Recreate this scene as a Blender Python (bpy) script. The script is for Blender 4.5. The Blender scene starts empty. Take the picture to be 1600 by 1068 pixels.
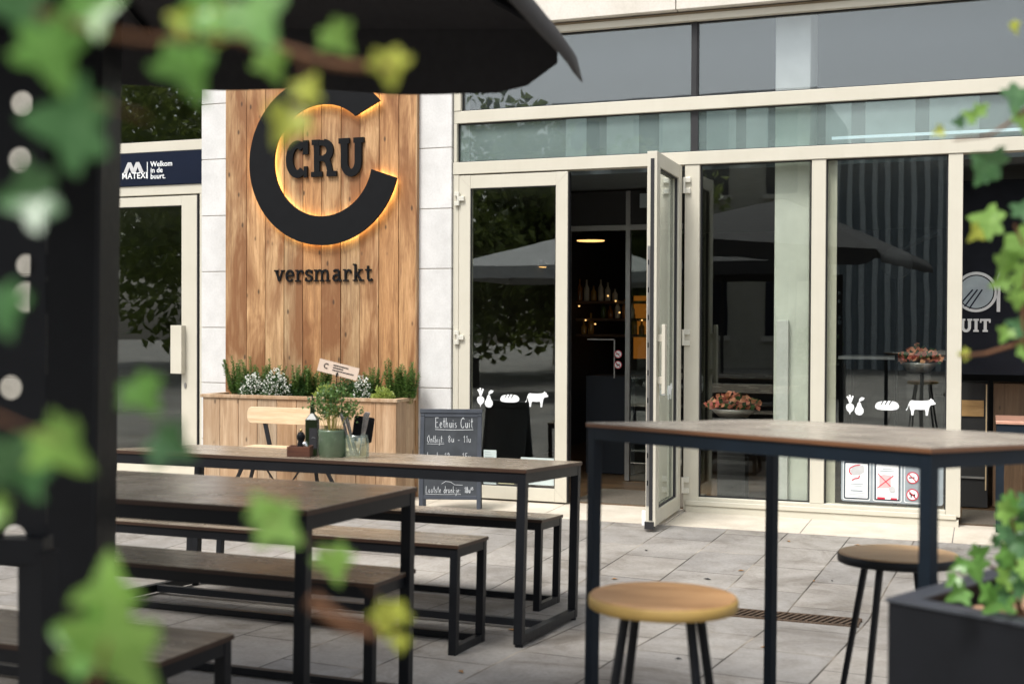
import bpy, bmesh, math, random
from mathutils import Vector, Matrix
random.seed(7)
S = bpy.context.scene
COL = S.collection
R_ = math.radians

# ---------------------------------------------------------------- camera
FPX, TH, PITCH, ROLL = 1950.0, R_(20.9), math.atan(26/1950), 0.004
CAMP = Vector((0, -9.26, 1.40))
_f0 = Vector((-math.sin(TH), math.cos(TH), 0)); _r0 = Vector((math.cos(TH), math.sin(TH), 0)); _u0 = Vector((0, 0, 1))
_F = _f0*math.cos(PITCH) - _u0*math.sin(PITCH); _U = _u0*math.cos(PITCH) + _f0*math.sin(PITCH)
_R = _r0*math.cos(ROLL) + _U*math.sin(ROLL); _UU = _U*math.cos(ROLL) - _r0*math.sin(ROLL)
cd = bpy.data.cameras.new('camera'); cam = bpy.data.objects.new('camera', cd); COL.objects.link(cam)
cam.matrix_world = Matrix((( _R.x, _UU.x, -_F.x, CAMP.x), (_R.y, _UU.y, -_F.y, CAMP.y), (_R.z, _UU.z, -_F.z, CAMP.z), (0, 0, 0, 1)))
cd.sensor_width = 36; cd.lens = FPX/1600*36; cd.clip_start = 0.05; cd.clip_end = 400
cd.dof.use_dof = True; cd.dof.focus_distance = 9.3; cd.dof.aperture_fstop = 3.0
S.camera = cam

# ---------------------------------------------------------------- light
w = bpy.data.worlds.new('World'); S.world = w; w.use_nodes = True
nt = w.node_tree; nt.nodes.clear()
sky = nt.nodes.new('ShaderNodeTexSky'); sky.sky_type = 'NISHITA'; sky.sun_disc = False
SUN_EL, SUN_AZ = R_(58), R_(200)
sky.sun_elevation = SUN_EL; sky.sun_rotation = SUN_AZ; sky.dust_density = 4; sky.air_density = 1.2; sky.ozone_density = 1
hs = nt.nodes.new('ShaderNodeHueSaturation'); hs.inputs['Saturation'].default_value = 0.35
bg = nt.nodes.new('ShaderNodeBackground'); bg.inputs['Strength'].default_value = 0.135
wo = nt.nodes.new('ShaderNodeOutputWorld')
nt.links.new(sky.outputs[0], hs.inputs['Color']); nt.links.new(hs.outputs[0], bg.inputs[0]); nt.links.new(bg.outputs[0], wo.inputs[0])
sd = bpy.data.lights.new('sun', 'SUN'); sd.energy = 2.0; sd.angle = R_(16); sd.color = (1, .97, .925)
sun = bpy.data.objects.new('sun', sd); COL.objects.link(sun)
_sv = Vector((math.sin(SUN_AZ)*math.cos(SUN_EL), math.cos(SUN_AZ)*math.cos(SUN_EL), math.sin(SUN_EL)))
sun.rotation_euler = _sv.to_track_quat('Z', 'Y').to_euler(); sun.location = (0, -6, 12)
S.view_settings.view_transform = 'Standard'; S.view_settings.look = 'None'; S.view_settings.gamma = 1
S.view_settings.exposure = 0.75
S.render.engine = 'CYCLES'
S.cycles.max_bounces = 8; S.cycles.transparent_max_bounces = 24

# ---------------------------------------------------------------- helpers
def ray(px, py): return _F*FPX + _R*(px-800) + _UU*(534-py)
def W(px, py, y=0.0):                                   # photo pixel -> point on a plane parallel to the shopfront
    d = ray(px, py); return CAMP + d*((y-CAMP.y)/d.y)
def H(px, py, z):                                       # photo pixel -> point on a level plane
    d = ray(px, py); return CAMP + d*((z-CAMP.z)/d.z)
def D(px, py, dist):                                    # photo pixel -> point at a depth
    return CAMP + ray(px, py)*(dist/FPX)
GP = [(-60, .30), (-9, .10), (-5.9, .05), (-4.3, .005), (-2.72, -.088), (-.62, -.012), (0, 0), (60, 0)]
def gz(y):
    for (a, za), (b, zb) in zip(GP, GP[1:]):
        if y <= b: return za + (zb-za)*(y-a)/(b-a)
    return 0
def G(px, py):                                          # photo pixel -> point on the ground
    z = 0
    for _ in range(12):
        p = H(px, py, z); z = gz(p.y)
    return Vector((p.x, p.y, z))

class MB:
    def __init__(s): s.v = []; s.f = []; s.m = []; s.cur = 0
    def add(s, vs, fs):
        n = len(s.v); s.v += [tuple(v) for v in vs]; s.f += [tuple(i+n for i in f) for f in fs]; s.m += [s.cur]*len(fs); return s
    def box(s, x0, x1, y0, y1, z0, z1, M=None):
        vs = [Vector((x, y, z)) for x in (x0, x1) for y in (y0, y1) for z in (z0, z1)]
        if M: vs = [M @ v for v in vs]
        return s.add(vs, [(0, 1, 3, 2), (4, 6, 7, 5), (0, 4, 5, 1), (2, 3, 7, 6), (0, 2, 6, 4), (1, 5, 7, 3)])
    def beam(s, p, q, w_, h_, up=Vector((0, 0, 1)), w2=None, h2=None):
        p, q = Vector(p), Vector(q); d = (q-p).normalized()
        if abs(d.dot(up)) > .98: up = Vector((0, 1, 0))
        a = d.cross(up).normalized(); b = a.cross(d); w2 = w2 or w_; h2 = h2 or h_
        vs = [p+a*w_*i/2+b*h_*j/2 for i in (-1, 1) for j in (-1, 1)] + [q+a*w2*i/2+b*h2*j/2 for i in (-1, 1) for j in (-1, 1)]
        return s.add(vs, [(0, 1, 3, 2), (4, 6, 7, 5), (0, 4, 5, 1), (2, 3, 7, 6), (0, 2, 6, 4), (1, 5, 7, 3)])
    def tube(s, pts, r, n=8, r1=None, cap=True):
        pts = [Vector(p) for p in pts]; N = len(pts); r1 = r if r1 is None else r1; rings = []
        t0 = (pts[1]-pts[0]).normalized(); ref = Vector((0, 0, 1)) if abs(t0.z) < .9 else Vector((1, 0, 0))
        a = t0.cross(ref).normalized()
        for i, p in enumerate(pts):
            t = (pts[min(i+1, N-1)]-pts[max(i-1, 0)]).normalized(); a = (a - t*a.dot(t)).normalized(); b = t.cross(a)
            rr = r + (r1-r)*i/max(1, N-1)
            rings.append([p + (a*math.cos(k*2*math.pi/n) + b*math.sin(k*2*math.pi/n))*rr for k in range(n)])
        fs = [(i*n+k, i*n+(k+1) % n, (i+1)*n+(k+1) % n, (i+1)*n+k) for i in range(N-1) for k in range(n)]
        if cap: fs += [tuple(reversed(range(n))), tuple(range((N-1)*n, N*n))]
        return s.add([v for rg in rings for v in rg], fs)
    def lathe(s, prof, c=(0, 0, 0), n=24, M=None):
        c = Vector(c); vs = []
        for r, z in prof:
            for k in range(n):
                v = Vector((r*math.cos(k*2*math.pi/n), r*math.sin(k*2*math.pi/n), z))
                vs.append((M @ v if M else v) + c)
        m = len(prof)
        fs = [(i*n+k, i*n+(k+1) % n, (i+1)*n+(k+1) % n, (i+1)*n+k) for i in range(m-1) for k in range(n)]
        if prof[0][0] > 1e-4: fs.append(tuple(reversed(range(n))))
        if prof[-1][0] > 1e-4: fs.append(tuple(range((m-1)*n, m*n)))
        return s.add(vs, fs)
    def prism(s, poly, d, M=None, o=(0, 0, 0)):         # polygon in x-z facing -y, thickness d towards +y
        o = Vector(o); n = len(poly)
        A = [Vector((a, 0, b)) for a, b in poly] + [Vector((a, d, b)) for a, b in poly]
        vs = [(M @ v if M else v) + o for v in A]
        return s.add(vs, [tuple(range(n)), tuple(reversed(range(n, 2*n)))] + [(i, n+i, n+(i+1) % n, (i+1) % n) for i in range(n)])
    def strip(s, L, Rr, d, y=0.0, M=None, o=(0, 0, 0)):  # ribbon between two 2-D polylines, in x-z, thickness d
        o = Vector(o); n = len(L)
        A = [Vector((a, y, b)) for a, b in L] + [Vector((a, y, b)) for a, b in Rr] + [Vector((a, y+d, b)) for a, b in L] + [Vector((a, y+d, b)) for a, b in Rr]
        vs = [(M @ v if M else v) + o for v in A]; fs = []
        for i in range(n-1):
            fs += [(i, i+1, n+i+1, n+i), (2*n+i+1, 2*n+i, 3*n+i, 3*n+i+1), (i+1, i, 2*n+i, 2*n+i+1), (n+i, n+i+1, 3*n+i+1, 3*n+i)]
        fs += [(0, n, 3*n, 2*n), (n-1, 3*n-1, 4*n-1, 2*n-1)]
        return s.add(vs, fs)
    def build(s, name, mat, parent=None, smooth=False, bevel=0, kind=None, label=None, seg=2, cat=None, group=None):
        me = bpy.data.meshes.new(name); me.from_pydata(s.v, [], s.f); me.validate()
        mats = mat if isinstance(mat, (list, tuple)) else [mat]
        for m in mats: me.materials.append(m)
        if len(mats) > 1 and len(me.polygons) == len(s.m): me.polygons.foreach_set('material_index', s.m)
        bm = bmesh.new(); bm.from_mesh(me); bmesh.ops.recalc_face_normals(bm, faces=bm.faces); bm.to_mesh(me); bm.free()
        if smooth: me.polygons.foreach_set('use_smooth', [True]*len(me.polygons))
        o = bpy.data.objects.new(name, me); COL.objects.link(o)
        if parent: o.parent = parent
        if kind: o['kind'] = kind
        if label: o['label'] = label
        if cat: o['category'] = cat
        if group: o['group'] = group
        if smooth and bevel == 0:
            pass
        if bevel:
            b = o.modifiers.new('bevel', 'BEVEL'); b.width = bevel; b.segments = seg; b.limit_method = 'ANGLE'; b.angle_limit = R_(40)
        return o

def thing(name, label, cat, loc=(0, 0, 0), rot=(0, 0, 0), group=None):
    o = bpy.data.objects.new(name, None); COL.objects.link(o); o.location = loc; o.rotation_euler = rot
    o.empty_display_size = .1
    o['label'] = label; o['category'] = cat
    if group: o['group'] = group
    return o
def kids(o): return [c for c in bpy.data.objects if c.parent == o]
def dup(root, loc=None, rot=None, label=None, parent=None):
    c = root.copy(); COL.objects.link(c); c.parent = parent
    if loc is not None: c.location = loc
    if rot is not None: c.rotation_euler = rot
    if label: c['label'] = label
    for ch in kids(root): dup(ch, parent=c)
    return c

# ---------------------------------------------------------------- materials
class NT:
    def __init__(s, name):
        s.m = bpy.data.materials.new(name); s.m.use_nodes = True; s.t = s.m.node_tree; s.n = s.t.nodes
        s.b = s.n['Principled BSDF']; s.out = s.n['Material Output']
    def N(s, t, **k):
        n = s.n.new(t)
        for a, v in k.items():
            if a.startswith('i_'): n.inputs[int(a[2:]) if a[2:].isdigit() else a[2:].replace('_', ' ')].default_value = v
            else: setattr(n, a, v)
        return n
    def L(s, a, b): s.t.links.new(a, b)
    def coord(s, scale=(1, 1, 1), obj=True, rot=(0, 0, 0), world=False):
        if world: src = s.N('ShaderNodeNewGeometry').outputs['Position']
        else: src = s.N('ShaderNodeTexCoord').outputs['Object']
        mp = s.N('ShaderNodeMapping'); mp.inputs['Scale'].default_value = scale; mp.inputs['Rotation'].default_value = rot
        s.L(src, mp.inputs[0]); return mp
    def island_offset(s, vec, amt=13.0):
        g = s.N('ShaderNodeNewGeometry'); mu = s.N('ShaderNodeMath', operation='MULTIPLY', i_1=amt); s.L(g.outputs['Random Per Island'], mu.inputs[0])
        ad = s.N('ShaderNodeVectorMath', operation='ADD'); s.L(vec, ad.inputs[0]); s.L(mu.outputs[0], ad.inputs[1]); return ad.outputs[0], g.outputs['Random Per Island']
    def noise(s, vec, scale, detail=5, rough=.6, dist=0):
        n = s.N('ShaderNodeTexNoise'); n.inputs['Scale'].default_value = scale; n.inputs['Detail'].default_value = detail
        n.inputs['Roughness'].default_value = rough; n.inputs['Distortion'].default_value = dist; s.L(vec, n.inputs['Vector']); return n.outputs['Fac']
    def ramp(s, fac, stops):
        r = s.N('ShaderNodeValToRGB'); e = r.color_ramp.elements
        while len(e) < len(stops): e.new(.5)
        for i, (p, c) in enumerate(stops):
            e[i].position = p; e[i].color = (*c, 1) if len(c) == 3 else c
        s.L(fac, r.inputs[0]); return r.outputs[0]
    def mix(s, fac, a, b, mode='MIX'):
        m = s.N('ShaderNodeMix', data_type='RGBA', blend_type=mode)
        for inp, v in ((0, fac), (6, a), (7, b)):
            if isinstance(v, (int, float)): m.inputs[inp].default_value = v
            elif isinstance(v, tuple): m.inputs[inp].default_value = (*v, 1)
            else: s.L(v, m.inputs[inp])
        return m.outputs[2]
    def bump(s, h, strength=.3, dist=.01):
        b = s.N('ShaderNodeBump'); b.inputs['Strength'].default_value = strength; b.inputs['Distance'].default_value = dist
        s.L(h, b.inputs['Height']); s.L(b.outputs[0], s.b.inputs['Normal'])
    def rough(s, fac, lo, hi):
        m = s.N('ShaderNodeMapRange', i_3=lo, i_4=hi); s.L(fac, m.inputs[0]); s.L(m.outputs[0], s.b.inputs['Roughness'])

def plain(name, col, rough=.5, metal=0, var=.12, scale=9, bump=0, spec=.5):
    t = NT(name); c = t.coord(); n = t.noise(c.outputs[0], scale)
    a = tuple(max(0, x*(1-var)) for x in col); b = tuple(x*(1+var) for x in col)
    t.L(t.ramp(n, [(.3, a), (.7, b)]), t.b.inputs['Base Color'])
    n2 = t.noise(c.outputs[0], scale*4); t.rough(n2, max(.02, rough-.07), min(1, rough+.07))
    t.b.inputs['Metallic'].default_value = metal; t.b.inputs['Specular IOR Level'].default_value = spec
    if bump: t.bump(n2, bump, .003)
    return t.m

def wood(name, dark, mid, light, axis='z', rough=.55, stain=.35, grain=1.0, knots=True, tone=.5, coat=0, warmdark=None):
    t = NT(name)
    sc = {'z': (9, 9, .55), 'x': (.55, 9, 9), 'y': (9, .55, 9)}[axis]
    c = t.coord(scale=sc); v, rnd = t.island_offset(c.outputs[0])
    n = t.noise(v, 2.4*grain, 8, .68, .9)
    fine = t.noise(v, 16*grain, 5, .7, .3)
    col = t.ramp(n, [(.36, dark), (.5, mid), (.63, light)])
    col = t.mix(.35, col, t.ramp(fine, [(.3, tuple(x*.55 for x in mid)), (.65, light)]), 'MIX')
    g = t.ramp(rnd, [(0, (.62, .56, .50)), (.2, (1.05, .98, .92)), (.4, (.80, .84, .88)), (.6, (1.0, .78, .58)), (.8, (1.12, 1.14, 1.16)), (1, (.85, .70, .58))])
    col = t.mix(tone, col, g, 'MULTIPLY')
    c2 = t.coord(scale=(3, 3, .8) if axis == 'z' else (1, 3, 3)); v2, _ = t.island_offset(c2.outputs[0], 31)
    st = t.noise(v2, 1.6, 4, .6, .5)
    col = t.mix(t.ramp(st, [(.43, (0, 0, 0)), (.60, (stain,)*3)]), col, warmdark or tuple(x*.6 for x in dark))
    if knots:
        k = t.N('ShaderNodeTexVoronoi', feature='F1'); kc = t.coord(scale=(7, 7, 3.2) if axis == 'z' else (3, 7, 7)); kv, _ = t.island_offset(kc.outputs[0], 7)
        k.inputs['Scale'].default_value = 1.5; k.inputs['Randomness'].default_value = 1; t.L(kv, k.inputs['Vector'])
        col = t.mix(t.ramp(k.outputs['Distance'], [(.06, (.85,)*3), (.14, (0, 0, 0))]), col, tuple(x*.25 for x in dark))
    t.L(col, t.b.inputs['Base Color']); t.rough(fine, rough-.08, rough+.12); t.bump(fine, .35, .003)
    t.b.inputs['Coat Weight'].default_value = coat
    return t.m

M = {}
M['timber'] = wood('timber_cladding_wood', (.18, .088, .036), (.40, .235, .105), (.57, .375, .20), warmdark=(.18, .066, .018), tone=.9, stain=.85, grain=1.5)
M['timber_grey'] = wood('planter_wood', (.28, .175, .095), (.45, .315, .195), (.56, .43, .295), tone=.7, stain=.45, warmdark=(.30, .16, .07))
M['top'] = wood('table_top_laminate', (.14, .108, .075), (.29, .235, .175), (.46, .385, .295), axis='x', rough=.2, knots=False, tone=.2, stain=.3)
M['bar_top'] = wood('bar_top_wood', (.30, .25, .20), (.42, .365, .30), (.54, .48, .40), axis='x', rough=.18, knots=False, tone=.2, stain=.2)  # sky glare on both tabletops partly put into these paler base colours
# tabletops: uneven wear in the gloss
for k_ in ('top', 'bar_top'):
    _t = M[k_].node_tree; _b = _t.nodes['Principled BSDF']; _c = _t.nodes.new('ShaderNodeTexCoord'); _n = _t.nodes.new('ShaderNodeTexNoise'); _n.inputs['Scale'].default_value = 5; _n.inputs['Detail'].default_value = 8
    _t.links.new(_c.outputs['Object'], _n.inputs['Vector']); _m = _t.nodes.new('ShaderNodeMapRange'); _m.inputs[1].default_value = .35; _m.inputs[2].default_value = .65; _m.inputs[3].default_value = .16 if k_ != 'stool_w' else .3; _m.inputs[4].default_value = .30 if k_ != 'stool_w' else .6
    _t.links.new(_n.outputs['Fac'], _m.inputs[0]); _t.links.new(_m.outputs[0], _b.inputs['Roughness'])
M['edge'] = plain('table_edge', (.045, .02, .010), .5)
M['edge_w'] = plain('bar_edge', (.16, .07, .03), .5)
M['steel'] = plain('black_steel', (.0085, .0095, .012), .45, 0, .2, 6, spec=.28)
M['steel_b'] = plain('blue_black_steel', (.006, .012, .020), .5, 0, .2, 6, spec=.25)
def alu():
    t = NT('champagne_aluminium'); n = t.noise(t.coord().outputs[0], 2.5, 5); v = t.noise(t.coord(scale=(14, 14, .9)).outputs[0], 1.5, 5, .7)
    col = t.ramp(n, [(.3, (.53, .50, .41)), (.7, (.58, .55, .46))]); col = t.mix(t.ramp(v, [(.52, (0, 0, 0)), (.8, (.15,)*3)]), col, (.42, .38, .29))
    t.L(col, t.b.inputs['Base Color']); t.rough(v, .34, .55); return t.m
M['frame'] = alu()
M['hinge'] = plain('hinge_aluminium', (.68, .66, .58), .3, .2, .04)
M['hgrey'] = plain('lock_rail', (.35, .34, .33), .35, .8, .1)
M['seal'] = plain('rubber_seal', (.012, .012, .014), .6)
M['black'] = plain('sign_black', (.0075, .008, .009), .5, 0, .1, spec=.12)
M['white'] = plain('decal_white', (.80, .82, .82), .6, 0, .03)
M['navy'] = plain('navy_board', (.004, .008, .022), .4, 0, .1, spec=.2)
M['paperg'] = plain('notice_paper', (.52, .60, .58), .6, 0, .05)
M['papery'] = plain('yellow_notice', (.62, .60, .36), .6, 0, .05)
M['red'] = plain('sign_red', (.55, .03, .06), .5)
M['grey'] = plain('sign_grey', (.27, .31, .33), .5)
M['lgrey'] = plain('sign_light_grey', (.50, .50, .50), .5)
M['chalk'] = plain('chalk', (.52, .54, .55), .9, 0, .2, 60)
M['slate'] = plain('slate_board', (.050, .055, .061), .8, 0, .3, 5, spec=.2)
M['slatef'] = plain('board_frame', (.040, .047, .060), .6, 0, .2, 8)
M['fabric'] = plain('parasol_fabric', (.026, .025, .028), .8, 0, .15, 30)
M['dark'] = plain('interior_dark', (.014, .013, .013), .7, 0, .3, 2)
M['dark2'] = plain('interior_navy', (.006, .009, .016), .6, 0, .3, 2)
M['iwood'] = wood('interior_wood', (.05, .03, .018), (.10, .065, .035), (.17, .11, .06), axis='x', rough=.4)
M['column'] = plain('concrete_column', (.66, .67, .61), .8, 0, .12, 3)
M['stool_w'] = wood('stool_wood', (.34, .165, .06), (.60, .345, .155), (.72, .45, .23), axis='x', rough=.5, knots=False, tone=.2, stain=.5, grain=2.2)
M['stool_d'] = wood('stool_wood_dark', (.36, .22, .10), (.48, .31, .16), (.56, .39, .22), axis='x', rough=.45, knots=False, tone=.2, stain=.12)
M['stool_e'] = plain('stool_edge', (.48, .31, .09), .5)
M['birch'] = wood('chair_birch', (.60, .42, .24), (.70, .52, .33), (.78, .62, .42), axis='x', rough=.4, knots=False, tone=.1, stain=.05)
M['soil'] = plain('potting_soil', (.05, .035, .025), .95, 0, .4, 60, .6)
M['clay'] = plain('clay_pebbles', (.34, .20, .12), .8, 0, .4, 30)
M['boxred'] = wood('caddy_wood', (.055, .018, .010), (.11, .038, .02), (.16, .06, .03), axis='x', knots=False)
M['ceramic'] = plain('green_ceramic', (.105, .150, .095), .25, 0, .3, 12)
M['chrome'] = plain('cutlery_steel', (.72, .72, .72), .18, 1, .03)
M['kraft'] = plain('kraft_card', (.52, .38, .22), .7, 0, .05)
M['peach'] = plain('peach_card', (.78, .62, .50), .7, 0, .03)
M['drain'] = plain('rusty_grate', (.085, .055, .035), .7, .3, .4, 40)
M['hole'] = plain('drain_black', (.004, .004, .004), .9)
M['copper'] = plain('copper_edge', (.65, .36, .26), .35, .4)
M['stem_b'] = plain('vine_bark', (.13, .055, .02), .8, 0, .3, 40)
M['stem_g'] = plain('herb_stem', (.22, .20, .07), .7, 0, .3, 40)
M['trunk'] = plain('tree_bark', (.09, .065, .045), .9, 0, .4, 5)

def glass(name, tint=(1, 1, 1), k=1.6, veil=0.0, veilcol=(.5, .5, .5)):
    t = NT(name); t.n.remove(t.b)
    fr = t.N('ShaderNodeFresnel'); ge = t.N('ShaderNodeNewGeometry'); io = t.N('ShaderNodeMapRange', i_3=1.5, i_4=1/1.5); t.L(ge.outputs['Backfacing'], io.inputs[0]); t.L(io.outputs[0], fr.inputs['IOR'])
    mu = t.N('ShaderNodeMath', operation='MULTIPLY', use_clamp=True, i_1=k); t.L(fr.outputs[0], mu.inputs[0])
    tr = t.N('ShaderNodeBsdfTransparent'); tr.inputs[0].default_value = (*tint, 1)
    gl = t.N('ShaderNodeBsdfGlossy'); gl.inputs['Roughness'].default_value = .0; gl.inputs['Color'].default_value = (.95, 1, .98, 1)
    nz = t.coord(scale=(1, 1, 1)); n = t.noise(nz.outputs[0], 1.6, 2, .5)
    bp = t.N('ShaderNodeBump'); bp.inputs['Strength'].default_value = .02; bp.inputs['Distance'].default_value = .02; t.L(n, bp.inputs['Height']); t.L(bp.outputs[0], gl.inputs['Normal'])
    mx = t.N('ShaderNodeMixShader'); t.L(mu.outputs[0], mx.inputs[0]); t.L(tr.outputs[0], mx.inputs[1]); t.L(gl.outputs[0], mx.inputs[2])
    last = mx.outputs[0]
    if veil:  # diffuse veil, stands in for reflections on the upper panes
        df = t.N('ShaderNodeBsdfDiffuse'); df.inputs[0].default_value = (*veilcol, 1)
        m2 = t.N('ShaderNodeMixShader'); dn = t.noise(nz.outputs[0], 2.2, 6, .7)
        r = t.ramp(dn, [(.3, (veil*.6,)*3), (.75, (veil,)*3)]); t.L(r, m2.inputs[0]); t.L(last, m2.inputs[1]); t.L(df.outputs[0], m2.inputs[2]); last = m2.outputs[0]
    t.L(last, t.out.inputs['Surface']); return t.m
M['glass'] = glass('shop_glass', (.95, .97, .945), 2.1)
M['glass_top'] = glass('transom_glass_sheen', (.88, .95, .93), 2.2, .28, (.40, .50, .49))  # grey-green street reflection partly painted in as a diffuse veil
M['glass_up'] = glass('upper_glass_sheen', (.93, .95, .97), 2.6, .07, (.20, .23, .28))  # grey sky reflection partly painted in as a faint diffuse veil
M['jar'] = glass('jar_glass', (.90, .95, .91), 2.2, .10, (.5, .6, .52))
M['bottle'] = plain('olive_bottle', (.012, .022, .006), .3, 0, .2, spec=.6)

def emit(name, col, s):
    t = NT(name); t.b.inputs['Base Color'].default_value = (*col, 1); t.b.inputs['Emission Color'].default_value = (*col, 1); t.b.inputs['Emission Strength'].default_value = s; return t.m
M['led'] = emit('warm_led', (1, .72, .28), 7.0)
M['lamp'] = emit('warm_lamp', (1, .55, .18), 1.1)
M['led_w'] = emit('cold_strip', (.8, .9, 1), .5)

def leafmat(name, dark, light, trans=.35, sc=1.0, rough=.4):
    t = NT(name); g = t.N('ShaderNodeNewGeometry'); c = t.coord()
    n = t.noise(c.outputs[0], 30*sc, 3)
    mi = t.N('ShaderNodeMath', operation='ADD'); t.L(g.outputs['Random Per Island'], mi.inputs[0]); t.L(n, mi.inputs[1])
    mh = t.N('ShaderNodeMath', operation='MULTIPLY', i_1=.5); t.L(mi.outputs[0], mh.inputs[0])
    col = t.ramp(mh.outputs[0], [(.2, dark), (.8, light)])
    if name.startswith('ivy'):
        at = t.N('ShaderNodeAttribute', attribute_name='vein'); col = t.mix(t.ramp(at.outputs['Fac'], [(.35, (0, 0, 0)), (.95, (.55,)*3)]), col, tuple(min(1, x*1.4+.04) for x in light))
    t.L(col, t.b.inputs['Base Color']); t.b.inputs['Roughness'].default_value = rough
    tr = t.N('ShaderNodeBsdfTranslucent'); cc = t.mix(.5, col, tuple(min(1, x*1.6) for x in light)); t.L(cc, tr.inputs[0])
    mx = t.N('ShaderNodeMixShader', i_0=trans); t.L(t.b.outputs[0], mx.inputs[1]); t.L(tr.outputs[0], mx.inputs[2]); t.L(mx.outputs[0], t.out.inputs['Surface']); return t.m
M['leaf'] = leafmat('ivy_leaf', (.045, .14, .022), (.17, .36, .075), .35, rough=.3)
M['leaf_y'] = leafmat('ivy_leaf_yellow', (.28, .36, .04), (.50, .52, .08), .45)
M['leaf_d'] = leafmat('ivy_leaf_dark', (.022, .075, .025), (.075, .18, .06), .25, rough=.28)
M['leaf_b'] = leafmat('ivy_leaf_bright', (.10, .235, .035), (.25, .42, .085), .4)
M['herb'] = leafmat('herb_leaf', (.035, .085, .018), (.13, .23, .055), .3)
M['herb_d'] = leafmat('herb_leaf_dark', (.018, .05, .015), (.06, .13, .035), .25)
M['herb_l'] = leafmat('herb_leaf_lime', (.20, .27, .06), (.42, .50, .13), .35)
M['petal'] = leafmat('white_petal', (.60, .62, .55), (.85, .86, .80), .2)
M['flower'] = leafmat('pink_petal', (.45, .04, .07), (.80, .42, .22), .3)
M['tree'] = leafmat('tree_leaf', (.06, .085, .02), (.22, .27, .07), .4, .1)

def stone_mat(name, a, b, joint=None):
    t = NT(name); c = t.coord(); n = t.noise(c.outputs[0], 3.5, 6, .6); n2 = t.noise(c.outputs[0], 60, 3)
    col = t.ramp(n, [(.3, a), (.7, b)]); col = t.mix(.12, col, t.ramp(n2, [(.35, (.5, .45, .38)), (.6, (1, 1, 1))]), 'MULTIPLY')
    t.L(col, t.b.inputs['Base Color']); t.b.inputs['Roughness'].default_value = .75; t.bump(n2, .15, .002); return t.m
M['stone'] = stone_mat('white_stone', (.54, .535, .52), (.69, .685, .67))
M['beige'] = stone_mat('beige_stone', (.60, .56, .49), (.70, .66, .60))
M['sillstone'] = stone_mat('cream_border_stone', (.44, .39, .315), (.58, .53, .45))
M['shade_stone'] = stone_mat('dimmed_stone', (.20, .19, .16), (.30, .285, .25))  # white stone with shade put into its colour, dims the far-left pillar
M['joint'] = plain('stone_joint', (.42, .38, .33), .9)

def paving():
    t = NT('grey_slab_paving'); c = t.coord(world=True, rot=(0, 0, R_(93)))
    # a little waviness so that joints are not ruled lines
    nz = t.noise(t.coord(world=True).outputs[0], 3.0, 3)
    br = t.N('ShaderNodeTexBrick'); br.offset = .5; br.inputs['Scale'].default_value = 1
    br.inputs['Brick Width'].default_value = .58; br.inputs['Row Height'].default_value = .41; br.inputs['Mortar Size'].default_value = .0052; br.inputs['Mortar Smooth'].default_value = .35
    br.inputs['Color1'].default_value = (.0, .0, .0, 1); br.inputs['Color2'].default_value = (1, 1, 1, 1); br.inputs['Mortar'].default_value = (.5, .5, .5, 1)
    ad = t.N('ShaderNodeVectorMath', operation='ADD'); sc = t.N('ShaderNodeVectorMath', operation='SCALE'); sc.inputs['Scale'].default_value = .010
    cn = t.N('ShaderNodeTexNoise'); cn.inputs['Scale'].default_value = 2.5; t.L(t.coord(world=True).outputs[0], cn.inputs['Vector']); t.L(cn.outputs['Color'], sc.inputs[0])
    t.L(c.outputs[0], ad.inputs[0]); t.L(sc.outputs[0], ad.inputs[1]); t.L(ad.outputs[0], br.inputs['Vector'])
    w1 = t.coord(world=True)
    big = t.noise(w1.outputs[0], .9, 5, .6); fine = t.noise(w1.outputs[0], 55, 4, .7); mid = t.noise(w1.outputs[0], 7, 6, .7)
    col = t.ramp(big, [(.3, (.18, .168, .153)), (.5, (.26, .246, .226)), (.7, (.33, .314, .288))])
    col = t.mix(.5, col, t.ramp(br.outputs['Color'], [(0, (.70, .71, .74)), (1, (1.15, 1.12, 1.08))]), 'MULTIPLY')
    col = t.mix(.55, col, t.ramp(fine, [(.25, (.6, .59, .58)), (.5, (1, 1, 1)), (.75, (1.2, 1.2, 1.2))]), 'MULTIPLY')
    col = t.mix(.5, col, t.ramp(mid, [(.32, (.62, .58, .53)), (.58, (1.08, 1.08, 1.08))]), 'MULTIPLY')
    gr = t.noise(w1.outputs[0], 1.7, 9, .75, .8)
    col = t.mix(.8, col, t.ramp(gr, [(.36, (.58, .54, .49)), (.5, (1, 1, 1)), (.66, (1.08, 1.08, 1.07))]), 'MULTIPLY')
    jn = t.noise(w1.outputs[0], 1.8, 3); jc = t.ramp(jn, [(.46, (.035, .028, .022)), (.56, (.13, .11, .085)), (.70, (.42, .37, .30))])
    col = t.mix(br.outputs['Fac'], col, jc)
    vo = t.N('ShaderNodeTexVoronoi'); vo.inputs['Scale'].default_value = 2.6; t.L(w1.outputs[0], vo.inputs['Vector'])
    col = t.mix(t.ramp(vo.outputs['Distance'], [(.035, (.75,)*3), (.05, (0, 0, 0))]), col, (.06, .055, .05))
    t.L(col, t.b.inputs['Base Color']); t.rough(mid, .55, .85)
    inv = t.N('ShaderNodeMath', operation='MULTIPLY_ADD', i_1=-3.0); t.L(br.outputs['Fac'], inv.inputs[0]); t.L(fine, inv.inputs[2]); t.bump(inv.outputs[0], .35, .004)
    return t.m
M['paving'] = paving()

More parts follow.
